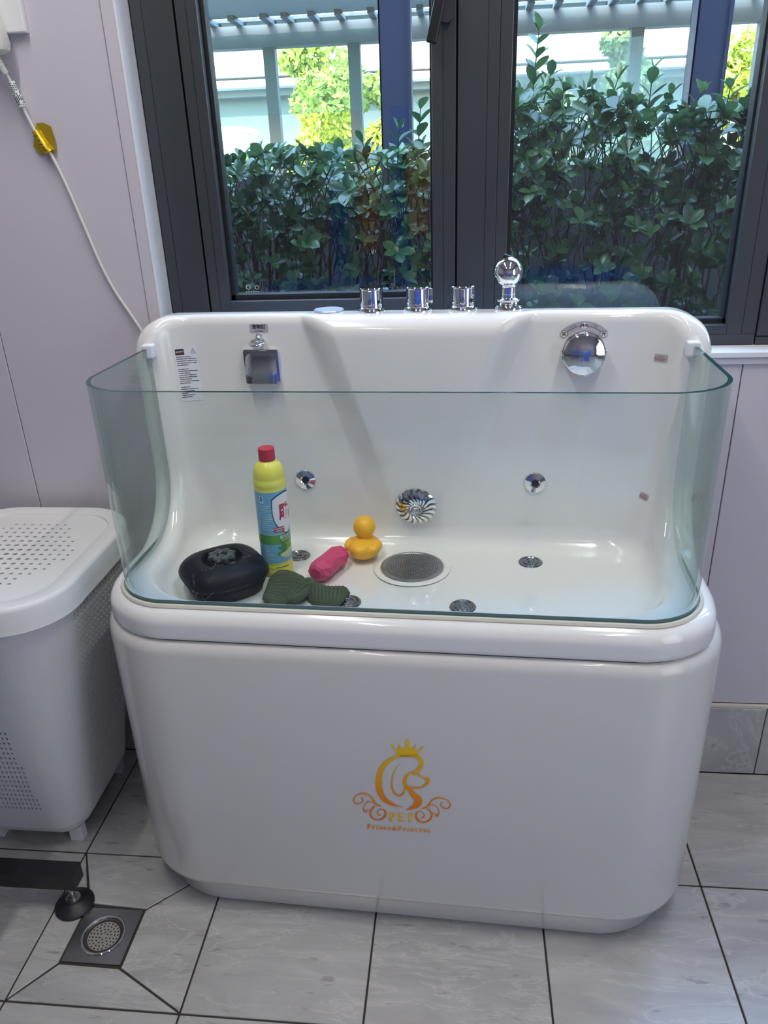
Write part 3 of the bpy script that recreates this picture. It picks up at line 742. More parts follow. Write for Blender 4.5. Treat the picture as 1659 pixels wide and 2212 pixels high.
M_scr = grad_mat('gold_print_scroll', .335, .425, (.85, .16, .0), (.92, .34, 0))
M_pet = grad_mat('gold_print_word', .330, .352, (.88, .20, .0), (.95, .58, 0)); M_pri = grad_mat('gold_print_name', .3175, .3335, (.88, .24, .0), (.95, .58, 0))
print_front('crown', [poly([(728, 337), (712, 300), (655, 230), (695, 234), (694, 255), (712, 278), (735, 281), (756, 262), (748, 238), (762, 238), (780, 260), (805, 268), (829, 245), (834, 216), (813, 203), (846, 163), (877, 207), (860, 218), (865, 250), (888, 268), (915, 258), (928, 240), (940, 244), (925, 262), (928, 285), (948, 295), (975, 288), (992, 268), (988, 250), (1028, 251), (978, 300), (955, 342), (900, 356), (840, 352), (780, 356)]),
      dot(750, 227, 11), dot(935, 236, 11)], M_emb)
print_front('dog_head_emblem', [
    stroke([(922, 540, 36), (950, 508, 34), (985, 470, 42), (1001, 425, 44), (985, 385, 42), (945, 350, 32), (900, 345, 24), (840, 342, 20), (730, 352, 24), (620, 410, 42), (548, 500, 55), (524, 600, 62), (528, 700, 64), (562, 790, 58), (620, 850, 45), (700, 890, 22), (797, 911, 2)]), dot(921, 540, 18),
    stroke([(765, 432, 2), (705, 500, 10), (676, 590, 14), (673, 680, 16), (700, 750, 18), (750, 782, 18), (795, 758, 18), (816, 700, 12), (820, 672, 6)]),
    stroke([(912, 510, 3), (850, 548, 26), (813, 612, 38), (825, 668, 32), (870, 722, 40), (925, 785, 60), (965, 830, 82), (952, 880, 74), (895, 922, 34), (830, 943, 2)]),
    stroke([(950, 512, 14), (990, 560, 14), (1040, 595, 18), (1066, 606, 50), (1075, 612, 42), (1062, 645, 28), (1010, 687, 16), (940, 696, 20), (845, 686, 18)]), dot(1072, 604, 22)], M_emb)
print_front('scroll', [stroke(s) for s in (
    [(548, 900, 10), (500, 885, 14), (465, 840, 18), (430, 790, 14), (350, 758, 14), (265, 783, 12), (236, 840, 14), (270, 874, 10), (325, 864, 10), (346, 830, 12), (328, 812, 12), (318, 820, 4)],
    [(465, 865, 8), (400, 853, 10), (356, 900, 8), (350, 945, 14), (375, 965, 22), (395, 948, 8), (440, 935, 4), (468, 885, 4)],
    [(500, 893, 4), (445, 935, 16), (427, 1000, 20), (470, 1052, 14), (540, 1058, 14), (596, 1010, 22), (592, 955, 18), (545, 937, 8), (508, 970, 10), (520, 1008, 8), (546, 1000, 12)])], M_scr)
print_front('scroll', [stroke(s) for s in (
    [(1003, 930, 10), (1048, 920, 14), (1090, 880, 18), (1120, 835, 14), (1190, 808, 14), (1285, 833, 12), (1320, 890, 14), (1290, 930, 12), (1235, 918, 12), (1213, 882, 10), (1228, 866, 10), (1246, 868, 5)],
    [(1090, 890, 8), (1150, 895, 8), (1193, 945, 8), (1193, 992, 14), (1170, 1012, 22), (1152, 995, 8), (1105, 960, 4), (1085, 905, 4)],
    [(1058, 930, 4), (1105, 968, 16), (1115, 1020, 20), (1080, 1072, 14), (1010, 1090, 14), (952, 1050, 22), (945, 990, 18), (985, 962, 8), (1030, 990, 8), (1030, 1030, 10), (1000, 1035, 12)])], M_scr)
# serif lettering, drawn as strokes on a unit box (x right, y down 0..1), stems thick
def ser(x0, x1, y): return [(x0, y, .05), (x1, y, .05)]
GL = {
 'P': (.78, [[(.22, .02, .19), (.22, .98, .19)], ser(.04, .42, .02), ser(.04, .42, .98), [(.22, .03, .06), (.50, .05, .10), (.64, .26, .17), (.50, .50, .10), (.22, .52, .06)]]),
 'E': (.80, [[(.22, .02, .19), (.22, .98, .19)], ser(.04, .74, .02), ser(.04, .78, .98), [(.22, .50, .06), (.55, .50, .06)], [(.55, .36, .05), (.55, .64, .05)], [(.73, .02, .06), (.74, .26, .03)], [(.77, .98, .06), (.79, .70, .03)]]),
 'T': (.82, [[(.41, .02, .19), (.41, .98, .19)], ser(.04, .78, .02), ser(.24, .58, .98), [(.05, .02, .06), (.04, .28, .03)], [(.77, .02, .06), (.78, .28, .03)]]),
 'r': (.58, [[(.20, .36, .17), (.20, .98, .17)], ser(.04, .20, .36), ser(.03, .38, .98), [(.24, .58, .06), (.36, .40, .10), (.47, .45, .13)]]),
 'i': (.40, [[(.20, .36, .17), (.20, .98, .17)], ser(.04, .20, .36), ser(.03, .37, .98), [(.19, .08, .17), (.21, .20, .17)]]),
 'n': (.72, [[(.20, .36, .17), (.20, .98, .17)], ser(.04, .20, .36), ser(.03, .36, .98), [(.24, .50, .06), (.40, .37, .10), (.53, .48, .17), (.53, .98, .17)], ser(.40, .70, .98)]),
 'c': (.58, [[(.50, .50, .12), (.36, .36, .08), (.18, .50, .16), (.16, .68, .18), (.20, .86, .14), (.36, .98, .08), (.53, .86, .04)]]),
 'e': (.60, [[(.10, .66, .05), (.50, .66, .05)], [(.49, .66, .12), (.44, .42, .12), (.30, .37, .06), (.16, .50, .14), (.15, .70, .17), (.22, .92, .12), (.38, .98, .07), (.54, .86, .03)]]),
 's': (.54, [[(.46, .50, .04), (.40, .38, .07), (.20, .38, .10), (.14, .52, .14), (.28, .66, .16), (.44, .80, .16), (.38, .96, .10), (.18, .96, .08), (.08, .82, .04)]]),
 '&': (.86, [[(.78, .50, .05), (.66, .80, .07), (.40, 1.0, .10), (.14, .86, .15), (.16, .64, .14), (.46, .40, .07), (.52, .18, .09), (.38, .04, .07), (.26, .16, .12), (.30, .40, .14), (.60, .84, .16), (.82, .96, .08)], ser(.66, .88, .50)])}
def word(s, xa, ya, xb, yb, h, track):
    out = []; tot = sum(GL[c_][0] for c_ in s)*h+track*(len(s)-1); k = (math.hypot(xb-xa, yb-ya))/tot; x = 0; ang = math.atan2(yb-ya, xb-xa)
    for c_ in s:
        for st in GL[c_][1]:
            pts = [((x+p[0]*h)*k, (p[1]-1)*h, p[2]*h*1.35) for p in st]
            P_ = [(xa+a*math.cos(ang)-b*math.sin(ang), ya+a*math.sin(ang)+b*math.cos(ang), w_) for a, b, w_ in pts]
            out.append(stroke(P_, 1 if len(P_) == 2 else 5))
        x += GL[c_][0]*h+track
    return out
print_front('lettering', word('PET', 634, 1070, 912, 1085, 92, 20), M_pet)
print_front('lettering', word('Prince&Princess', 387, 1163, 1098, 1204, 52, 7), M_pri)

# ------------------------------------------------------------------ things in the bath
def at(u, v, z=0): return O+Tv*u+Vector((-math.sin(TH), math.cos(TH), 0))*v+Vector((0, 0, z))
ZF = .7935
# bottle
bt = thing('detergent_bottle', 'yellow cleaner bottle with red cap and blue label standing in the bath', 'bottle', at(-.303, .272, ZF), 0)
R0 = .0355
prof = [(.030, 0), (.0345, .002), (.0355, .007), (.0355, .016), (.0345, .019), (.0355, .022), (.0355, .028), (.0345, .031), (.0353, .034), (.0353, .214), (.0345, .217), (.0355, .221), (.0355, .233), (.0338, .236), (.0340, .240), (.0338, .250), (.0315, .260), (.0265, .269), (.0205, .2745), (.0165, .277), (.0155, .279), (.015, .281)]
mesh('bottle_body', *lathe(prof, 56), M_yel, bt, smooth=True)
capo = mesh('cap', *lathe([(.0178, .2775), (.0183, .279), (.0180, .303), (.0172, .3055), (0, .3055)], 48), M_red, bt); bevel(capo, .0006, 1)
ca = math.radians(-50)          # label centre direction (towards the camera's right)
def refine(v2, f2, L=.0035):
    bm = bmesh.new(); vv = [bm.verts.new((a, b, 0)) for a, b in v2]
    for q_ in f2:
        try: bm.faces.new([vv[i] for i in q_])
        except ValueError: pass
    bmesh.ops.triangulate(bm, faces=bm.faces[:])
    for _ in range(3):
        es = [e for e in bm.edges if e.calc_length() > L]
        if not es: break
        bmesh.ops.subdivide_edges(bm, edges=es, cuts=1); bmesh.ops.triangulate(bm, faces=[f for f in bm.faces if len(f.verts) > 3])
    bm.verts.index_update(); r = [(v.co.x, v.co.y) for v in bm.verts], [tuple(v.index for v in f.verts) for f in bm.faces]; bm.free(); return r
def wrap(polys, z0, lift, ref=False):      # (s along the circumference, z)
    V, F_ = [], []
    if ref: polys = [refine(*p_) for p_ in polys]
    for v2, f2 in polys:
        o_ = len(V); V += [((R0+lift)*math.cos(ca+a/R0), (R0+lift)*math.sin(ca+a/R0), z0+b) for a, b in v2]; F_ += [tuple(i+o_ for i in q_) for q_ in f2]
    return V, F_
def gridr(x0, x1, z0, z1, n=40): return [(x0+(x1-x0)*i/n, z) for z in (z0, z1) for i in range(n+1)], [(i, i+1, n+2+i, n+1+i) for i in range(n)]
C2 = 2*math.pi*R0
lb = mesh('label', *wrap([gridr(-C2/2, C2/2, .037, .212, 64)], 0, .0002), M_blueL, bt, smooth=True, label='blue paper label')
mesh('green_band', *wrap([gridr(-C2/2, C2/2, .085, .108, 64)], 0, .0004), M_greenL, lb, smooth=True)
mesh('grey_line', *wrap([gridr(-C2/2, C2/2, .108, .1105, 64)], 0, .0004), M_stk, lb, smooth=True)
def shield(s_, dx=0, dz=0):
    P_ = [(-.030, .052), (-.031, .020), (-.026, -.004), (-.012, -.024), (0, -.032), (.012, -.024), (.026, -.004), (.031, .020), (.030, .052), (.018, .060), (0, .064), (-.018, .060)]
    P_ = catmull([(*p, 0) for p in P_+[P_[0]]], 4)[:-1]
    N_ = len(P_); V = [(dx, dz+.012)]; F_ = []
    for k in range(1, 5):
        for p in P_: V.append((dx+(p[0])*s_*k/4, dz+.012+((p[1]-.012)*s_)*k/4))
    for i in range(N_): F_.append((0, 1+i, 1+(i+1) % N_))
    for k in range(3):
        for i in range(N_): j = (i+1) % N_; F_.append((1+k*N_+i, 1+(k+1)*N_+i, 1+(k+1)*N_+j, 1+k*N_+j))
    return V, F_
SX = .016
mesh('shield_edge', *wrap([shield(1.07, SX, .141)], 0, .0006), M_navyL, lb, smooth=True)
mesh('shield', *wrap([shield(1.0, SX, .141)], 0, .0008), M_whiteL, lb, smooth=True)
def tw(s, size, x, z, b=0., sx=1.): return place2(text2d(s, size, bold=b), x, z, 0, sx)
mesh('lettering', *wrap([tw('雕', .040, SX-.002, .160, .0011, .80), ], 0, .0012, True), M_redL, lb)
mesh('lettering', *wrap([tw('洗', .020, SX+.016, .148, .0002, .6)], 0, .0012), M_navyL, lb)
mesh('lettering', *wrap([tw('易冲洗无残留', .0098, SX+.004, .1005, .0001, .85), tw('实际无磷配方', .0056, SX-.002, .0925, 0, .85)], 0, .0008), M_whiteL, lb)
mesh('quality_mark', *wrap([gridr(-.043, -.0335, .186, .203, 8)], 0, .0005), M_whiteL, lb, smooth=True)
mesh('lettering', *wrap([tw('S', .013, -.0383, .1965, .0006), tw('QS', .0040, -.0383, .1885)], 0, .0010), M_navyL, lb)
ban = [tw('全新升级', .0056, -.004, .1235), ]
mesh('banner', *wrap([gridr(-.0165, .0085, .1155, .1275, 12)], 0, .0009), M_redL, lb, smooth=True)
mesh('banner_print', *wrap([rect2(-.0145+.0026*i, .124, .0017, .0026) for i in range(9)]+[rect2(-.012+.0026*i, .119, .0017, .0026) for i in range(7)], 0, .0013), M_whiteL, lb)
def half_disc(cx, cz, r, a0, a1, rot=0, n=16):
    return [(cx, cz)]+[(cx+r*math.cos(math.radians(a0+(a1-a0)*i/n)), cz+r*math.sin(math.radians(a0+(a1-a0)*i/n))) for i in range(n+1)], [(0, i+1, i+2) for i in range(n)]
mesh('whole_lime', *wrap([disc2(.016, .073, .0125)], 0, .0006, True), mat('label_lime_dark', (.22, .45, .08), .4), lb)
pt = ([(-.013, -.001), (-.004, .0045), (.008, .004), (.012, 0), (.004, -.005), (-.006, -.0045)], [(0, 1, 2, 3, 4, 5)])
mesh('lime_leaf', *wrap([place2(pt, -.002, .0615, -.1), place2(pt, .000, .073, -.55), place2(pt, .004, .081, -1.1)], 0, .0009, True), M_leafL, lb)
mesh('lime_slice', *wrap([half_disc(.009, .066, .0185, 200, 380)], 0, .0012, True), M_limeL, lb)
mesh('lime_flesh', *wrap([half_disc(.009, .0652, .0165, 202+i*35+2, 202+(i+1)*35-2, n=4) for i in range(5)], 0, .0015, True), mat('lime_flesh', (.68, .78, .42), .4), lb)
fine = []
rr_ = random.Random(5)
for z, n_ in [(.180-.0052*i, rr_.randint(6, 11)) for i in range(12)]+[(.078-.005*i, rr_.randint(5, 8)) for i in range(8)]:
    x = -.042
    for _ in range(n_):
        L = rr_.uniform(.001, .0026); fine.append(rect2(x+L/2, z, L, .0013)); x += L+.0006
mesh('fine_print', *wrap(fine, 0, .0006), M_whiteL, lb)['kind'] = 'stuff'
mesh('date_code', *wrap([rect2(-.018+.0021*i, .0265, .0013, .0026) for i in range(14)], 0, .0008), M_ink, bt)
# duck (seen from behind)
def duck_sdf(p):
    x, y, z = p[:, 0], p[:, 1], p[:, 2]
    def ell(c_, r): 
        q_ = (p-np.array(c_))/np.array(r); k = np.linalg.norm(q_, axis=1); return k*(k-1)/(np.linalg.norm(q_/np.array(r), axis=1)+1e-9)
    b = ell((0, 0, .026), (.040, .045, .027))
    b = smin_r(b, ell((0, -.030, .036), (.020, .022, .012)), .012)                 # tail
    for s_ in (-1, 1): b = smin_r(b, ell((s_*.032, -.006, .033), (.0135, .026, .013)), .004)
    h = ell((0, .006, .076), (.0265, .0265, .027))
    d = smin_r(b, h, .005)
    bk = ell((0, .034, .072), (.013, .013, .006)); d = smin_r(d, bk, .003)
    return smax_r(d, .001-z, .003)
P, F = surface_net(duck_sdf, (-.052, -.06, -.004), (.052, .055, .108), .0028, 3)
dk = thing('rubber_duck', 'yellow rubber duck facing away in the middle of the bath', 'duck toy', at(-.112, .362, ZF-.002), math.radians(-12)+TH)
np_mesh('duck_body', P, F, M_duck, dk)
# pink faceted toy
pk = thing('pink_chew_stick', 'pink faceted rubber chew stick lying between the bottle and the duck', 'dog toy', at(-.180, .272, ZF+.0245), math.radians(70)+TH)
rg_ = []
for x, rad, tw_ in ((-.060, .0150, 0), (-.054, .0235, .0), (-.034, .0295, .39), (.0, .0265, 0), (.034, .0285, .39), (.055, .0220, 0), (.062, .013, .2)):
    rg_.append([(x, rad*math.cos(2*math.pi*i/8+tw_), rad*math.sin(2*math.pi*i/8+tw_)*.94) for i in range(8)])
o = mesh('stick_body', *loft(rg_), M_pink, pk); fixn(o); bevel(o, .0012, 2, 12)
# black dish-like box with lobed knob
def sup(a, b, e, n=64): 
    out = []
    for i in range(n):
        t = 2*math.pi*i/n; c_, s_ = math.cos(t), math.sin(t); out.append((a*math.copysign(abs(c_)**e, c_), b*math.copysign(abs(s_)**e, s_)))
    return out
bx = thing('black_container', 'black rounded-square plastic container with a lobed knob sunk in its lid', 'container', at(-.402, .186, ZF), TH+math.radians(38))
prof = [(.78, .000), (.83, .004), (.86, .014), (.90, .022), (.915, .026), (.89, .030), (.92, .036), (.93, .038)]
mesh('container_base', *loft([[(x*k, y*k, z) for x, y in sup(.094, .090, .66)] for k, z in prof]), M_bstop, bx, smooth=True)
prof = [(.90, .036), (.965, .038), (1.0, .043), (1.0, .047), (.965, .055), (.90, .063), (.80, .0705), (.68, .0755), (.56, .0775), (.47, .0772)]
rings = [[(x*k, y*k, z) for x, y in sup(.094, .090, .66)] for k, z in prof]
def blend_ring(rad, z, t): return [((1-t)*x*.47+t*rad*math.cos(2*math.pi*i/64), (1-t)*y*.47+t*rad*math.sin(2*math.pi*i/64), z) for i, (x, y) in enumerate(sup(.094, .090, .66))]
rings += [blend_ring(.046, .0765, 1), blend_ring(.0445, .074, 1), blend_ring(.043, .060, 1), blend_ring(.036, .057, 1), blend_ring(.001, .057, 1)]
mesh('container_lid', *loft(rings), M_bstop, bx, smooth=True)
kn = []
for k, z in ((.92, .058), (.96, .062), (1, .075), (1, .081), (.93, .0845), (.75, .0855), (.50, .0845), (.40, .083), (.36, .080), (.01, .080)):
    kn.append([((.030+.0032*math.cos(8*t)*(k > .6))*k*math.cos(t), (.030+.0032*math.cos(8*t)*(k > .6))*k*math.sin(t), z) for t in np.linspace(0, 2*math.pi, 96, endpoint=False)])
mesh('knob', *loft(kn), mat('dark_gloss_knob', (.02, .03, .04), .18, coat=.6), bx, smooth=True)
# pet hair on container
hair = []
rr_ = random.Random(11)
for _ in range(60):
    x, y = rr_.uniform(-.085, .085), rr_.uniform(-.086, -.03); z = .074-max(0, (-y-.045))*.75; a = rr_.uniform(0, 6.28); pts = []
    for k in range(6):
        pts.append((x, y, z-.75*0)); a += rr_.uniform(-.9, .9); x += .006*math.cos(a); y += .0035*math.sin(a); x = max(-.088, min(.088, x)); y = max(-.088, min(-.02, y)); z = .0775-max(0, (-y-.040))*.78-max(0, abs(x)-.055)*.62
    hair.append(tube(pts, .00022, 3, False))
mesh('pet_hair', *join(*hair), mat('pale_hair', (.42, .42, .42), .7), bx)['kind'] = 'stuff'
# green corduroy bow toy
M_cord = mat('green_corduroy', (.085, .108, .066), .95, var=.2, vscale=25, spec=.1, bump=.5, bscale=1800, bdist=.0005)
gt = thing('corduroy_bow_toy', 'green corduroy bow-shaped cloth toy at the front of the bath', 'dog toy', at(-.207, .158, ZF+.0025), TH)
def lobe(Lx, Wy, H, cord, fold=0., n=130, k=70):
    V, F_ = [], []
    for j in range(k+1):
        b = -1+2*j/k
        for i in range(n+1):
            a = i/n; wloc = (.24+.76*math.sin(min(1, a*1.55)*math.pi/2))*(1-.30*max(0, a-.78)/.22)
            edge = max(0, 1-abs(b)**3.2)**.5*max(0, 1-a**9)**.5*(min(1, a*5)**.5)
            x = Lx*a; y = Wy*wloc*b
            dd = (y*math.cos(cord)+x*math.sin(cord))
            ridge = .0042*(abs(math.sin(dd*math.pi/.0082))**.7)*edge
            z = H*edge*(.8+.2*math.cos(b*2+a*2+fold))+ridge+.006*math.sin(a*5+b*2.5)*edge
            V.append((x, y, .001+max(0, z)))
    m0 = len(V)
    for j in range(k+1):
        for i in range(n+1): x, y, z = V[j*(n+1)+i]; V.append((x*.985, y*.96, .0 if True else 0))
    for j in range(k):
        for i in range(n):
            q_ = (j*(n+1)+i, j*(n+1)+i+1, (j+1)*(n+1)+i+1, (j+1)*(n+1)+i); F_.append(q_); F_.append(tuple(m0+t for t in reversed(q_)))
    def side(idx):
        for a, b in zip(idx[:-1], idx[1:]): F_.append((a, m0+a, m0+b, b))
    side([i for i in range(n+1)]); side([k*(n+1)+i for i in range(n, -1, -1)]); side([j*(n+1)+n for j in range(k+1)]); side([j*(n+1) for j in range(k, -1, -1)])
    return V, F_
mesh('left_loop', *lobe(.104, .056, .031, .30), M_cord, gt, smooth=True, M=T_((.008, .012, 0)) @ R_(184, 'Z') @ R_(-3, 'Y'))
mesh('right_loop', *lobe(.088, .046, .026, 1.15, 1.), M_cord, gt, smooth=True, M=T_((0, .006, 0)) @ R_(-14, 'Z') @ R_(0, 'Y'))
mesh('knot_flap', *lobe(.086, .024, .020, .15, 2.), M_cord, gt, smooth=True, M=T_((.010, .034, .016)) @ R_(-119, 'Z') @ R_(5, 'Y'))
mesh('knot', *xf(T_((.004, .012, .020)) @ R_(70, 'Y'), lathe([(0, -.018), (.008, -.0165), (.0125, -.009), (.0135, 0), (.0125, .009), (.008, .0165), (0, .018)], 20)), M_cord, gt, smooth=True)

# ------------------------------------------------------------------ hamper
HX, HY = -1.07, 1.515
hp = thing('laundry_hamper', 'white perforated plastic laundry hamper with a lid, left of the bath', 'laundry basket', (-1.10, 1.54, 0), 0)
def hring(t, ins=0., n=24):      # t 0 bottom .. 1 top, outline relative to hamper origin
    hx = .152+(.222-.152)*t-ins; hy = .172+(.258-.172)*t-ins; cx = -.045+(.03+.045)*t; cy = .040+(-.025-.040)*t; R = .075+.055*t-ins
    return cx, cy, hx, hy, R
ZB, ZT = .035, .815
def hpt(s, z, push=0.):
    """point on the hamper side: s in 0..4 (one unit per side, corners included by arc-length)"""
    t = (z-ZB)/(ZT-ZB); cx, cy, hx, hy, R = hring(t)
    R = max(R, .01); Lx, Ly, La = 2*(hx-R), 2*(hy-R), math.pi*R/2
    segs = [('f', Lx), ('c0', La), ('r', Ly), ('c1', La), ('b', Lx), ('c2', La), ('l', Ly), ('c3', La)]
    # fixed parameter knots so columns stay aligned
    kn_ = [0, 1, 2, 3, 4, 5, 6, 7, 8]; i = min(7, int(s)); f = s-i
    if i == 0: p = (-hx+R+Lx*f, -hy); nn = (0, -1)
    elif i == 1: a = math.radians(-90+90*f); p = (hx-R+R*math.cos(a), -hy+R+R*math.sin(a)); nn = (math.cos(a), math.sin(a))
    elif i == 2: p = (hx, -hy+R+Ly*f); nn = (1, 0)
    elif i == 3: a = math.radians(90*f); p = (hx-R+R*math.cos(a), hy-R+R*math.sin(a)); nn = (math.cos(a), math.sin(a))
    elif i == 4: p = (hx-R-Lx*f, hy); nn = (0, 1)
    elif i == 5: a = math.radians(90+90*f); p = (-hx+R+R*math.cos(a), hy-R+R*math.sin(a)); nn = (math.cos(a), math.sin(a))
    elif i == 6: p = (-hx, hy-R-Ly*f); nn = (-1, 0)
    else: a = math.radians(180+90*f); p = (-hx+R+R*math.cos(a), -hy+R+R*math.sin(a)); nn = (math.cos(a), math.sin(a))
    bl = 0.
    if z < .10: bl = -.028*(1-(z-ZB)/(.10-ZB))**2          # rounded foot of the body
    k = push+bl
    return Vector((cx+p[0]+nn[0]*k, cy+p[1]+nn[1]*k, z))
V, F_ = [], []
def quad_sheet(s0, s1, z0, z1, ns, nz):
    b0 = len(V)
    for j in range(nz+1):
        for i in range(ns+1): V.append(tuple(hpt(s0+(s1-s0)*i/ns, z0+(z1-z0)*j/nz)))
    for j in range(nz):
        for i in range(ns): F_.append((b0+j*(ns+1)+i, b0+j*(ns+1)+i+1, b0+(j+1)*(ns+1)+i+1, b0+(j+1)*(ns+1)+i))
def holed_sheet(s0, s1, z0, z1, ns, nz, keep, hs, hz, slant=0.):
    for j in range(nz):
        za, zb = z0+(z1-z0)*j/nz, z0+(z1-z0)*(j+1)/nz
        for i in range(ns):
            sa, sb = s0+(s1-s0)*i/ns, s0+(s1-s0)*(i+1)/ns; sm, zm = (sa+sb)/2, (za+zb)/2
            b0 = len(V)
            if not keep(sm, zm):
                for s_, z_ in ((sa, za), (sb, za), (sb, zb), (sa, zb)): V.append(tuple(hpt(s_, z_)))
                F_.append((b0, b0+1, b0+2, b0+3)); continue
            oc = [(sa, za), (sm, za), (sb, za), (sb, zm), (sb, zb), (sm, zb), (sa, zb), (sa, zm)]
            for s_, z_ in oc: V.append(tuple(hpt(s_, z_)))
            for rad, ps in ((1, 0), (.92, -.0035)):
                for k in range(8):
                    a = math.radians(-135+45*k); V.append(tuple(hpt(sm+rad*hs*(sb-sa)*math.cos(a), zm+rad*hz*(zb-za)*math.sin(a), ps)))
            for k in range(8):
                l = (k+1) % 8; F_.append((b0+k, b0+l, b0+8+l, b0+8+k)); F_.append((b0+8+k, b0+8+l, b0+16+l, b0+16+k))
Z1, Z2 = .165, .785
quad_sheet(0, 8, ZB, Z1, 96, 5); quad_sheet(0, 8, Z2, ZT, 96, 1)
def keep_f(s, z): return s < .93-.30*(z-Z1)/(Z2-Z1)*1.1
def keep_r(s, z):
    f = s-1.9; t = (z-Z1)/(Z2-Z1); lim = .22+1.25*min(1, (t)/.36); return f > .12-.10*t+.02 and f < lim
holed_sheet(0, 1, Z1, Z2, 15, 34, keep_f, .34, .27)
quad_sheet(1, 1.7, Z1, Z2, 10, 34)
holed_sheet(1.7, 3.4, Z1, Z2, 26, 34, keep_r, .27, .33)
quad_sheet(3.4, 8, Z1, Z2, 40, 34)
nb = len(V); V += [tuple(hpt(8*i/48, ZB)) for i in range(48)]; F_.append(tuple(nb+47-i for i in range(48)))
mesh('hamper_body', V, F_, M_plast, hp)
mesh('hamper_inner_shell', *loft([[tuple(hpt(8*i/48, z, -.009)) for i in range(48)] for z in (ZB+.004, .2, .5, ZT-.01)]), mat('hamper_inside_shade', (.32, .32, .33), .7), hp, smooth=True)  # dark shell behind the holes, inside shade put into its colour
# lid
def lring(ins, z, dz=0): 
    cx, cy, hx, hy, R = hring(1.0); hx += .010; hy += .010; R += .01
    return [(cx+x, cy+y, z) for x, y in rrect(hx-ins, hy-ins, max(.02, R-ins), 12)]
lid = mesh('lid', *loft([lring(.003, .785), lring(-.002, .787), lring(0, .80), lring(0, .838), lring(.002, .844), lring(.007, .848), lring(.040, .848), lring(.044, .8455), lring(.0455, .842)], False, False), M_plast, hp, smooth=True)
cx, cy, hx, hy, R = hring(1.0)
ix, iy, iR = hx+.010-.0455, hy+.010-.0455, max(.02, R+.01-.0455)
V, F_ = [], []
def in_in(x, y, m=0.):
    qx, qy = abs(x)-ix+iR, abs(y)-iy+iR; return min(max(qx, qy), 0)+math.hypot(max(qx, 0), max(qy, 0))-iR < m
ncx, ncy = 17, 19; sxx, syy = 2*ix/ncx, 2*iy/ncy
def clampin(x, y):
    p = Vector((x, y))
    for _ in range(2):
        qx, qy = abs(p.x)-ix+iR, abs(p.y)-iy+iR
        if qx > 0 and qy > 0:
            d = math.hypot(qx, qy)
            if d > iR: p = Vector((math.copysign(ix-iR+qx*iR/d, p.x), math.copysign(iy-iR+qy*iR/d, p.y)))
    return p
for j in range(ncy):
    for i in range(ncx):
        x0, x1 = -ix+sxx*i, -ix+sxx*(i+1); y0, y1 = -iy+syy*j, -iy+syy*(j+1); xm, ym = (x0+x1)/2, (y0+y1)/2; b0 = len(V)
        oc = [clampin(*p) for p in ((x0, y0), (xm, y0), (x1, y0), (x1, ym), (x1, y1), (xm, y1), (x0, y1), (x0, ym))]
        hole = abs(xm)/(ix*.90)+abs(ym)/(iy*1.42) < 1.02 and 0 < i < ncx-1 and 1 < j < ncy-2
        if not hole:
            V += [(cx+p.x, cy+p.y, .842) for p in oc]; F_.append(tuple(range(b0, b0+8))); continue
        rad = .0036+.0022*max(0, 1-math.hypot(xm/ix, ym/iy)*1.3)
        V += [(cx+p.x, cy+p.y, .842) for p in oc]
        for zz in (.842, .8385):
            for k in range(8):
                a = math.radians(-135+45*k); V.append((cx+xm+rad*1.25*math.cos(a), cy+ym+rad*math.sin(a), zz))
        for k in range(8):
            l = (k+1) % 8; F_.append((b0+k, b0+l, b0+8+l, b0+8+k)); F_.append((b0+8+k, b0+8+l, b0+16+l, b0+16+k))
mesh('perforated_top', V, F_, M_plast, lid)
for x, y in ((-.160, -.085), (.068, -.085), (-.160, .17), (.068, .17)):
    mesh('foot', *box(-.018, .018, -.014, .014, 0, .045, .002), M_plast, hp, M=T_((x-.0, y, 0)))

# ------------------------------------------------------------------ table leg with levelling foot
gtab = thing('grooming_table_stand', 'black steel stand bar with a levelling foot, at the lower left edge', 'table base', (-.945, 1.248, 0))
bar = mesh('base_bar', *box(-.98, .028, -.023, .023, .078, .124, .001), M_black, gtab)
mesh('column', *box(-.60, -.55, -.023, .023, .124, 1.0, .002), M_black, gtab)
mesh('table_top', *box(-1.05, -.035, -.62, -.03, 1.0, 1.03, .004), M_black, gtab)  # out of view, extended to shade the lower-left floor
for x in (.0, -.95):
    ft = mesh('levelling_foot', *lathe([(.047, 0), (.047, .006), (.043, .010), (.024, .021), (.019, .024), (0, .024)], 48), M_rubber, gtab, smooth=True, M=T_((x, 0, 0)))
    mesh('threaded_rod', *lathe([(.018, .022), (.018, .026), (.010, .027), (.010, .033), (.0065, .034), (.0065, .040), (.0075, .042), (.0065, .044), (.0075, .048), (.0065, .050), (.0065, .08)], 20), M_steel, ft)

# ------------------------------------------------------------------ socket, plug, cable
so = thing('wall_socket', 'white wall socket at the upper left corner of the wall', 'socket', (-.985, YW, 2.03))
bevel(mesh('socket_plate', *box(-.075, .068, -.016, 0, -.097, .05), M_plast, so), .003, 2)
pl = thing('plug_and_cable', 'white plug and cable running down the wall to behind the bath', 'power cable', (-1.0, YW-.016, 1.985))
V, F_ = loft([[(x, y, z) for x, y in [(p[0], p[1]-.026) for p in rrect(a, b, min(a, b)*.5, 5)]] for a, b, z in ((.010, .012, -.094), (.022, .021, -.090), (.0265, .024, -.078), (.027, .024, -.045), (.024, .022, -.03), (.023, .022, .03), (.021, .02, .045))])
mesh('plug_body', V, F_, M_cable, pl, smooth=True, M=T_((.012, 0, .0)) @ R_(-9, 'Y') @ T_((0, 0, 0)))
mesh('grip_rib', *join(*[xf(T_((.012, 0, -.004-.012*k)) @ R_(-9, 'Y'), box(-.0255, .0255, -.0505, -.046, -.0022, .0022, .0015)) for k in range(3)]), M_cable, pl)
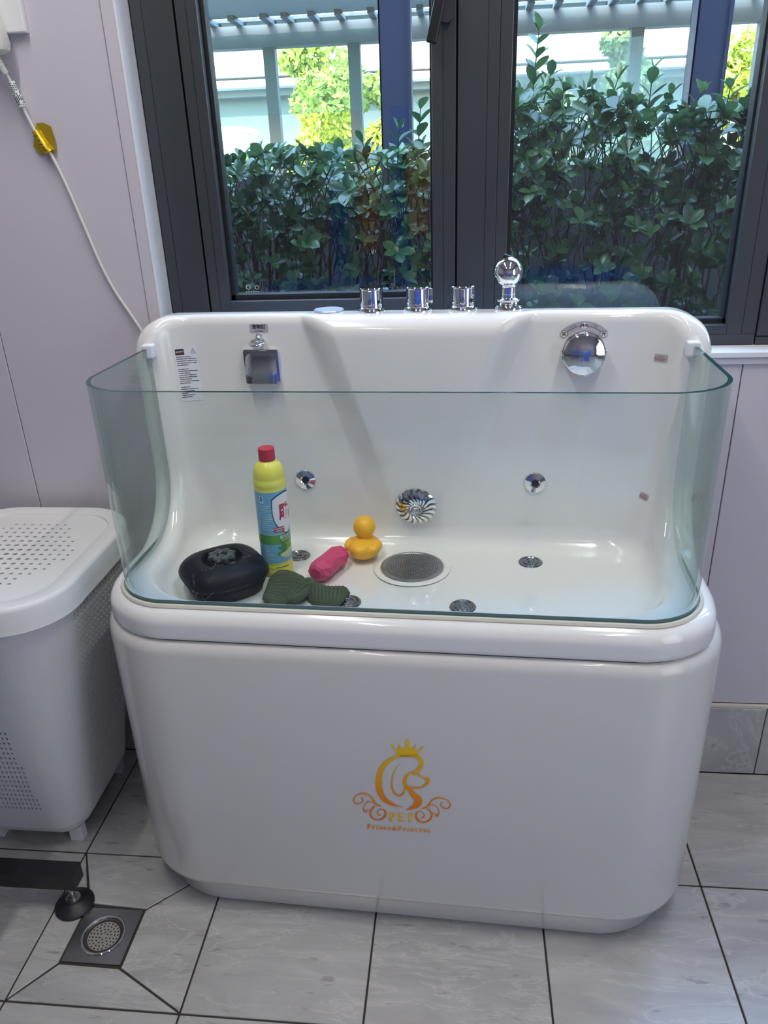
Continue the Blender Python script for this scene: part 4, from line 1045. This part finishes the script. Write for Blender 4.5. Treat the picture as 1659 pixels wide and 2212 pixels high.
wp = [(-.983, YW-.042, 1.893), (-.976, YW-.038, 1.872), (-.968, YW-.03, 1.850), (-.962, YW-.022, 1.820), (-.957, YW-.016, 1.796), (-.945, YW-.013, 1.757), (-.929, YW-.012, 1.720), (-.914, YW-.010, 1.695), (-.893, YW-.008, 1.63), (-.868, YW-.008, 1.54), (-.849, YW-.008, 1.47), (-.825, YW-.008, 1.405), (-.792, YW-.010, 1.345), (-.768, YW-.014, 1.300), (-.752, YW-.018, 1.24)]
loc = lambda p: (p[0]+1.0, p[1]-(YW-.016), p[2]-1.985)
cp = [tuple(q_) for q_ in catmull([loc(p) for p in wp], 8)]
mesh('cable', *tube(cp, .0037, 10), M_cable, pl, smooth=True)
sr = catmull([loc(p) for p in wp[:3]], 12)
mesh('strain_relief', *tube([tuple(q_) for q_ in sr[:20]], [.0088+(.0010 if k % 3 == 0 and 3 < k < 13 else 0)-.00008*k for k in range(20)], 14), M_cable, pl, smooth=True)
def sub(i0, i1): return cp[i0:i1]
sl = mesh('cable_label', *tube(sub(18, 33), .0085, 16), M_whiteL, pl, smooth=True, label='white printed sleeve')
prn = []
for i in range(19, 32):
    a, b = Vector(cp[i]), Vector(cp[i+1]); d = (b-a).normalized(); side = Vector((1, 0, .5)).normalized()
    for k in range(5):
        if rr_.random() < .85:
            ang = -1.9+.45*k; c_ = a+Vector((math.cos(ang)*.0089, math.sin(ang)*.0089, 0)); prn.append(xf(T_(c_), box(-.0011, .0011, -.0003, .0003, -.0011, .0011)))
mesh('sleeve_print', *join(*prn), M_ink, sl)['kind'] = 'stuff'
tg = mesh('yellow_tag', *tube(sub(42, 55), [.0075+.0035*k/12 for k in range(13)], 14), M_gold, pl, smooth=True, label='crinkled yellow tape tag')
mesh('tag_flap', *xf(T_((.088, -.0, -.262)) @ R_(-5, 'Y'), prism([(-.030, -.022), (-.02, -.036), (.018, -.036), (.024, -.01), (.020, .020), (.004, .030), (-.012, .03)], -.0006, .0006)), M_gold, tg)
tg.children[0].matrix_basis = T_((-.002, .0095, 0)) @ T_((.088, 0, -.262)) @ R_(90, 'X') @ T_((-.088, 0, .262))
tg.children[0].matrix_basis = Matrix.Identity(4)
fl_ = tg.children[0]; 
pf = prism([(-.030, -.020), (-.018, -.036), (.020, -.036), (.024, -.008), (.020, .018), (.004, .026), (-.012, .026)], -.0006, .0006)
fl_.data.clear_geometry(); fl_.data.from_pydata([(x+.074, .010+z, y-.247) for x, y, z in pf[0]], [], pf[1]); fl_.data.update()
mesh('tag_print', *join(*[xf(T_(Vector(cp[44+2*k])+Vector((0, -.0102, 0))), box(-.0042, .0042, -.0004, .0004, -.0007, .0007)) for k in range(5)]), M_ink, tg)

# ------------------------------------------------------------------ ceiling lamps and things behind the camera (seen only as reflections)
for i, (x, y, a, _l) in enumerate(TUBES):
    lp = thing('ceiling_tube_lamp', 'white tube lamp on the ceiling, %s of the four' % _l, 'lamp', (x, y, ZC), 0, 'tube lamps on the ceiling')
    mesh('housing', *box(-.035, .035, -.62, .62, -.05, 0, .003), M_trimw, lp)
M_bcloth = mat('blue_plastic', (.05, .13, .60), .4)
M_bpost = mat('blue_post_paint', (.05, .12, .5), .5)
M_or = mat('orange_cloth', (.60, .11, .04), .8)
tb = thing('blue_work_table', 'blue table behind the camera, seen only as a reflection in the panes', 'table', (-.40, -.75, 0))
mesh('table_top', *box(-.72, .62, -.28, .28, .93, 1.055, .008), M_bcloth, tb)
for sx_ in (-1, 1):
    for sy_ in (-1, 1): mesh('leg', *box(sx_*.56-.02, sx_*.56+.02, sy_*.24-.02, sy_*.24+.02, 0, .93, .003), M_bcloth, tb)
bb_ = thing('blue_storage_bin', 'blue bin behind the camera, seen only as a reflection in the right pane', 'bin', (.66, -.75, 0))
v, f = loft([[(x, y, z) for x, y in rrect(hx, hy, .05, 6)] for hx, hy, z in ((.26, .20, 0), (.31, .25, .9), (.33, .27, .905), (.33, .27, .95), (.31, .25, .96), (.30, .24, 1.08), (.27, .21, 1.10))])
mesh('bin_body', v, f, M_bcloth, bb_, smooth=False)
rk = thing('drying_rack', 'blue post rack behind the camera, seen only as a reflection in the panes', 'rack', (-.42, -1.35, 0))
for x in (-.36, .04): mesh('post', *box(x-.055, x+.055, -.03, .03, 0, 2.0, .004), M_bpost, rk)
mesh('rail', *box(-.50, .45, -.045, -.030, 1.74, 1.77), M_steel, rk)
for i, (x, w_, h_, lb_) in enumerate(((-.16, .11, .62, 'longer orange towel hanging from the rack behind the camera'), (.15, .13, .52, 'shorter orange towel hanging from the rack behind the camera'))):
    tw_ = thing('orange_towel', lb_, 'towel', (-.42+x, -1.35, 1.78), 0, 'orange towels')
    V, F_ = [], []
    for j in range(21):
        t = j/20
        for k in range(9):
            xx = (-.5+k/8)*w_*(1.25-.35*t); V.append((xx, .058+.008*math.sin(k*1.7+t*2), -h_*t))
    for j in range(20):
        for k in range(8): F_.append((j*9+k, j*9+k+1, (j+1)*9+k+1, (j+1)*9+k))
    o = mesh('towel_cloth', V, F_, M_or, tw_, smooth=True); sm = o.modifiers.new('thickness', 'SOLIDIFY'); sm.thickness = .006

# ------------------------------------------------------------------ outdoors
struct('ground_outside', box(-30, 30, YW+.31, 60, -.12, -.02), M_asph)
struct('wall_garden', box(-6, 8, 3.25, 3.36, -.05, 1.64), M_fencew)
# hedge
hd = thing('hedge', 'dark green broad-leaved hedge outside, right behind the window', 'hedge', (0, 2.75, 0))
def leaf_mesh(i):
    L = 1.; W = [.30, .27, .33, .29][i % 4]; cu_ = [.16, .05, .25, -.06][i % 4]; V = []; F_ = []
    n = 6
    for k in range(n+1):
        t = k/n; wd = W*math.sin(math.pi*min(1, t**1.15)*.93+.04)**.8 if 0 < k < n else (.02 if k == 0 else .01)
        zc = -cu_*t*t
        V += [(t*L, -wd, zc+wd*.28), (t*L, 0, zc), (t*L, wd, zc+wd*.28)]
    for k in range(n):
        b = 3*k; F_ += [(b, b+3, b+4, b+1), (b+1, b+4, b+5, b+2)]
    me = bpy.data.meshes.new('leaf'); me.from_pydata(V, [], F_); me.materials.append(M_leaf)
    me.polygons.foreach_set('use_smooth', [True]*len(me.polygons)); me.update(); return me, np.array(V), F_
LV = [leaf_mesh(i) for i in range(4)]
whorls = []; stems = []
rg = random.Random(21)
def ztop(x): return 1.735+.035*math.sin(x*3.1+1)+.03*math.sin(x*7.7)+(.075 if x > .1 else -.015)
def add_sprig(x, y, z0, h, lean, scale=1.):
    p = Vector((x, y, z0)); d = Vector((lean, rg.uniform(-.08, .08), 1)).normalized(); pts = [tuple(p)]
    nlv = max(3, int(round(h/.038))); ang = rg.uniform(0, 6)
    for k in range(nlv):
        p = p+d*h/nlv; pts.append(tuple(p)); d = (d+Vector((rg.uniform(-.06, .06), rg.uniform(-.05, .05), 0))).normalized()
        whorls.append((p.copy(), d.copy(), 2 if k % 2 else 3, scale*(.054 if k < nlv-1 else .046), ang, .75 if k < nlv-1 else 1.0)); ang += 1.57+rg.uniform(-.3, .3)
    stems.append(tube(pts, [.0022-.001*i/len(pts) for i in range(len(pts))], 5))
def hz(y, xp): return None
# tall sprigs above the hedge line
for bx_, tx_, ty_ in ((1150, 1157, 40), (1178, 1188, 130), (1240, 1268, 155), (1310, 1330, 142), (1362, 1352, 180), (1392, 1396, 132), (1432, 1438, 185), (1478, 1492, 185), (1545, 1550, 180), (1585, 1602, 182), (1120, 1118, 190), (905, 918, 190), (865, 868, 240), (800, 790, 262), (700, 690, 282), (560, 556, 285), (510, 515, 290), (628, 632, 288)):
    x_, xt_, zt_ = -.435+(bx_-700)*.001425, -.435+(tx_-700)*.001425, 2.026-(ty_-40)*.00122-.03
    z0_ = ztop(x_)-.05; add_sprig(x_, 2.62+rg.uniform(-.03, .04), z0_, zt_-z0_, (xt_-x_)/max(.05, zt_-z0_))
for _ in range(2700):
    x = rg.uniform(-1.45, 1.75); dep = rg.random()**1.4; y = 2.47+.62*dep
    top = ztop(x)-.02; z = top-rg.random()**1.55*1.05
    if z < 1.45 and rg.random() < .5: continue
    if z < top-.10: y = 2.47+.28*rg.random()
    d = Vector((rg.uniform(-.8, .8), rg.uniform(-1, -.2) if z < top-.06 else rg.uniform(-.5, .4), rg.uniform(.3, 1.3))).normalized()
    p = Vector((x, y, z)); whorls.append((p, d, rg.choice([4, 5, 5, 6, 7]), rg.uniform(.040, .060), rg.uniform(0, 6), rg.uniform(.25, .8)))
    q_ = p-d*rg.uniform(.05, .14); q2 = q_-Vector((rg.uniform(-.05, .05), -.03, .12))
    stems.append(tube([tuple(q2), tuple(q_), tuple(p)], .0017, 4, False))
for _ in range(70):
    x = rg.uniform(-1.4, 1.7); y = rg.uniform(2.7, 3.1); l = rg.uniform(-.12, .12)
    stems.append(tube([(x, y, 0), (x+l*.4, y, .7), (x+l, y-.05, 1.35), (x+l*1.3, y-.05, 1.6)], [.011, .009, .006, .003], 6, False))
leaves = []
for p, d, n_, sc, a0, op in whorls:
    M0 = frame(p, d, (0.1, 0, 1) if abs(d.z) < .95 else (0, 1, .1))
    for k in range(n_):
        a = a0+2*math.pi*k/n_*(1 if n_ > 3 else 1)+rg.uniform(-.25, .25); el = op+rg.uniform(-.25, .25)
        s_ = sc*rg.uniform(.75, 1.15)
        leaves.append((M0 @ Matrix.Rotation(a, 4, 'Z') @ Matrix.Rotation(-el, 4, 'Y') @ Matrix.Scale(s_, 4), rg.randrange(4)))
off = Vector((0, 2.75, 0))
# nearest, visible leaves become parts
def keyf(l):
    p = l[0].translation; sx_ = l[0].col[0].to_3d().length
    vis = (-.80 < p.x < .98) and p.z > 1.30
    return (0 if vis else 1, p.y-2.2*sx_)
leaves.sort(key=keyf)
for Ml, k in leaves[:300]:
    Ml2 = Matrix.Translation(-off) @ Ml
    obj('leaf', LV[k][0], hd, Ml2)
V, F_, c_ = [], [], 0
for Ml, k in leaves[300:]:
    A = np.array(Matrix.Translation(-off) @ Ml); vv = LV[k][1] @ A[:3, :3].T+A[:3, 3]
    V.append(vv); F_ += [tuple(i+c_ for i in f) for f in LV[k][2]]; c_ += len(vv)
mesh('foliage', np.concatenate(V), F_, M_leaf, hd, smooth=True)['kind'] = 'stuff'
v, f = join(*stems); mesh('stems', [(a, b-2.75, c2) for a, b, c2 in v], f, M_stem, hd, smooth=True)['kind'] = 'stuff'
# blue canopy posts
for x, lbl in ((-.262, 'blue steel post outside, seen through the left pane'), (.925, 'blue steel post outside, seen through the right pane')):
    p_ = thing('canopy_post', lbl, 'post', (x, 3.46, 0), 0, 'blue canopy posts')
    mesh('post_shaft', *join(box(-.062, .062, -.05, -.044, 0, 3.9), box(-.062, -.056, -.05, .05, 0, 3.9), box(.050, .062, -.056, .05, 0, 3.9), box(-.062, .062, .044, .05, 0, 3.9)), M_post, p_)
    mesh('base_plate', *box(-.1, .1, -.1, .1, -.02, .01), M_post, p_)
# carport with slatted roof edge
cpt = thing('carport', 'grey steel carport roof on posts beyond the hedge', 'carport', (0, 8, 0))
for x in (-4.4, -3.0, -1.77, -.985, .2, 1.52, 2.6, 3.8): mesh('post', *box(x-.055, x+.055, -.05, .05, -.02, 2.72), M_cport, cpt)
mesh('beam', *box(-7, 8, -.08, .08, 2.71, 2.885), M_cport, cpt)
for i in range(44): mesh('rafter', *box(-.028, .028, -.36, .08, -.02, .02), M_cport, cpt, M=T_((-4.6+.235*i+(.05 if i % 4 == 0 else 0), -.0, 2.905)))
M_roof = bpy.data.materials.new('translucent_roof'); t, b = nodes(M_roof); b.inputs['Base Color'].default_value = (.15, .18, .19, 1); b.inputs['Roughness'].default_value = .6
tl = t.nodes.new('ShaderNodeBsdfTranslucent'); tl.inputs[0].default_value = (.15, .185, .185, 1); ms = t.nodes.new('ShaderNodeMixShader'); ms.inputs[0].default_value = .6
nz = t.nodes.new('ShaderNodeTexNoise'); nz.inputs['Scale'].default_value = 9; tcn = t.nodes.new('ShaderNodeTexCoord'); t.links.new(tcn.outputs['Object'], nz.inputs[0])
bp = t.nodes.new('ShaderNodeBump'); bp.inputs['Strength'].default_value = .6; bp.inputs['Distance'].default_value = .02; t.links.new(nz.outputs[0], bp.inputs['Height']); t.links.new(bp.outputs[0], b.inputs['Normal'])
t.links.new(b.outputs[0], ms.inputs[1]); t.links.new(tl.outputs[0], ms.inputs[2]); t.links.new(ms.outputs[0], t.nodes['Material Output'].inputs[0])
mesh('roof_sheet', *box(-7, 8, -4.2, -.20, 2.925, 2.95), M_roof, cpt)
mesh('roof_sheet', *box(-7, 8, -.02, .5, 2.925, 2.95), M_roof, cpt)
# clear plastic curtain
M_pvc = bpy.data.materials.new('clear_plastic_curtain'); M_pvc.use_nodes = True; t = M_pvc.node_tree; t.nodes.remove(t.nodes['Principled BSDF'])
a_ = t.nodes.new('ShaderNodeBsdfTransparent'); a_.inputs[0].default_value = (.62, .76, .80, 1); b_ = t.nodes.new('ShaderNodeBsdfTranslucent'); b_.inputs[0].default_value = (.34, .46, .50, 1); c2_ = t.nodes.new('ShaderNodeBsdfDiffuse'); c2_.inputs[0].default_value = (.25, .34, .38, 1)
m1 = t.nodes.new('ShaderNodeMixShader'); m1.inputs[0].default_value = .5; t.links.new(b_.outputs[0], m1.inputs[1]); t.links.new(c2_.outputs[0], m1.inputs[2])
m2 = t.nodes.new('ShaderNodeMixShader'); m2.inputs[0].default_value = .55; t.links.new(a_.outputs[0], m2.inputs[1]); t.links.new(m1.outputs[0], m2.inputs[2]); t.links.new(m2.outputs[0], t.nodes['Material Output'].inputs[0])
ct = thing('plastic_curtain', 'hazy clear plastic curtain hanging beyond the hedge', 'curtain', (.84, 7.2, 0))
V, F_ = [], []
for j in range(2):
    for i in range(61): V.append((-.62+1.62*i/60, .02*math.sin(i*1.1), .3+2.25*j))
F_ = [(i, i+1, 62+i, 61+i) for i in range(60)]
o = mesh('curtain_sheet', V, F_, M_pvc, ct, smooth=True)
M_pvc2 = M_pvc.copy(); M_pvc2.name = 'thin_plastic_curtain'
[n_ for n_ in M_pvc2.node_tree.nodes if n_.type == 'MIX_SHADER' and any(l.to_node.type == 'OUTPUT_MATERIAL' for l in n_.outputs[0].links)][0].inputs[0].default_value = .10
ct2 = thing('plastic_curtain', 'thin clear plastic strip hanging under the carport beam in the left pane', 'curtain', (-2.2, 7.3, 0))
V = [(-2.3+4.0*i/60, .02*math.sin(i*.9), 2.12+.60*j) for j in range(2) for i in range(61)]
mesh('curtain_sheet', V, F_, M_pvc2, ct2, smooth=True)
# trees
def tree(x, y, h, r, m, lbl, n=2600, seed=1):
    q_ = np.random.default_rng(seed); tr = thing('tree', lbl, 'tree', (x, y, -.02), 0, 'sunlit trees beyond the carport')
    mesh('trunk', *tube([(0, 0, 0), (.05, 0, h*.4), (0, .05, h*.8)], [.09, .07, .02], 8), M_bark, tr, smooth=True)
    nb_ = 16; ctr = np.stack([q_.uniform(-r*.75, r*.75, nb_), q_.uniform(-r*.6, r*.6, nb_), q_.uniform(h*.30, h*.92, nb_)], 1)
    ctr[:, :2] *= (1.15-ctr[:, 2:]/h*.75); rad = q_.uniform(.22, .42, nb_)*r
    k = q_.integers(0, nb_, n); d = q_.normal(size=(n, 3)); d /= np.linalg.norm(d, axis=1, keepdims=True); c_ = ctr[k]+d*rad[k][:, None]*q_.uniform(.7, 1.05, (n, 1))
    a = q_.normal(size=(n, 3)); a /= np.linalg.norm(a, axis=1, keepdims=True); b = np.cross(a, d+.01); b /= np.linalg.norm(b, axis=1, keepdims=True)+1e-6; s_ = q_.uniform(.035, .07, (n, 1))
    P_ = np.stack([c_-a*s_, c_-b*s_*.5, c_+a*s_, c_+b*s_*.5], 1).reshape(-1, 3); F2 = np.arange(4*n).reshape(n, 4)
    np_mesh('foliage', P_, F2, m, tr)['kind'] = 'stuff'
TR = [(-3.05, 11.2, 2.0, .62, M_tree2, 'pale green tree behind the left carport post, seen through the left pane'),
      (-2.25, 13.0, 3.7, .98, M_tree, 'bright yellow green tree between the two carport posts, left pane'),
      (-1.35, 11.0, 3.3, .80, M_tree, 'tall yellow green tree just left of the blue post, left pane'),
      (.20, 12.6, 3.3, .75, M_tree, 'yellow green tree hidden mostly by the middle window frame'),
      (1.25, 10.9, 2.7, .66, M_tree, 'yellow green tree behind the tall hedge sprig, right pane'),
      (2.35, 12.8, 3.6, .85, M_tree2, 'thin green tree behind the plastic curtain, right pane'),
      (3.35, 11.0, 3.2, .78, M_tree, 'yellow green tree right of the right blue post')]
for i, a in enumerate(TR): tree(*a, n=8000, seed=i+3)
# building beyond
bd = thing('building', 'pale concrete building with a dark recessed band behind the trees', 'building', (0, 16, 0))
mesh('wall', *box(-14, 14, .6, 3, -.1, 3.05), mat('grey_wall', (.10, .135, .13), .8, var=.15, vscale=1), bd)
mesh('parapet', *box(-14, 14, 0, 3, 3.35, 4.6), M_conc, bd)
mesh('ledge', *box(-14, 14, -.25, 3, 3.15, 3.27), M_trimw, bd)
mesh('overhang_soffit', *box(-14, 14, .2, 3, 3.03, 3.15), mat('grey_soffit', (.12, .15, .15), .8), bd)
for i in range(9): mesh('pilaster', *box(-10.2+2.5*i, -10.05+2.5*i, .5, .62, -.1, 3.05), M_trimw, bd)
wb_ = thing('white_booth', 'white boxy booth outside, left of the trees in the left pane', 'booth', (-3.75, 13, 0))
mesh('booth_walls', *box(-.7, .42, -.5, .5, -.05, 2.25), mat('white_booth', (.85, .85, .83), .6), wb_)
mesh('booth_roof', *box(-.76, .46, -.56, .56, 2.25, 2.33), M_trimw, wb_)

# ------------------------------------------------------------------ survey units -> metres
bpy.context.view_layer.update()
skip = {'CAMERA', 'LIGHT'}
for o in list(COL.objects):
    if o.parent is None and o.type not in skip:
        o.location = o.location*S; o.scale = o.scale*S
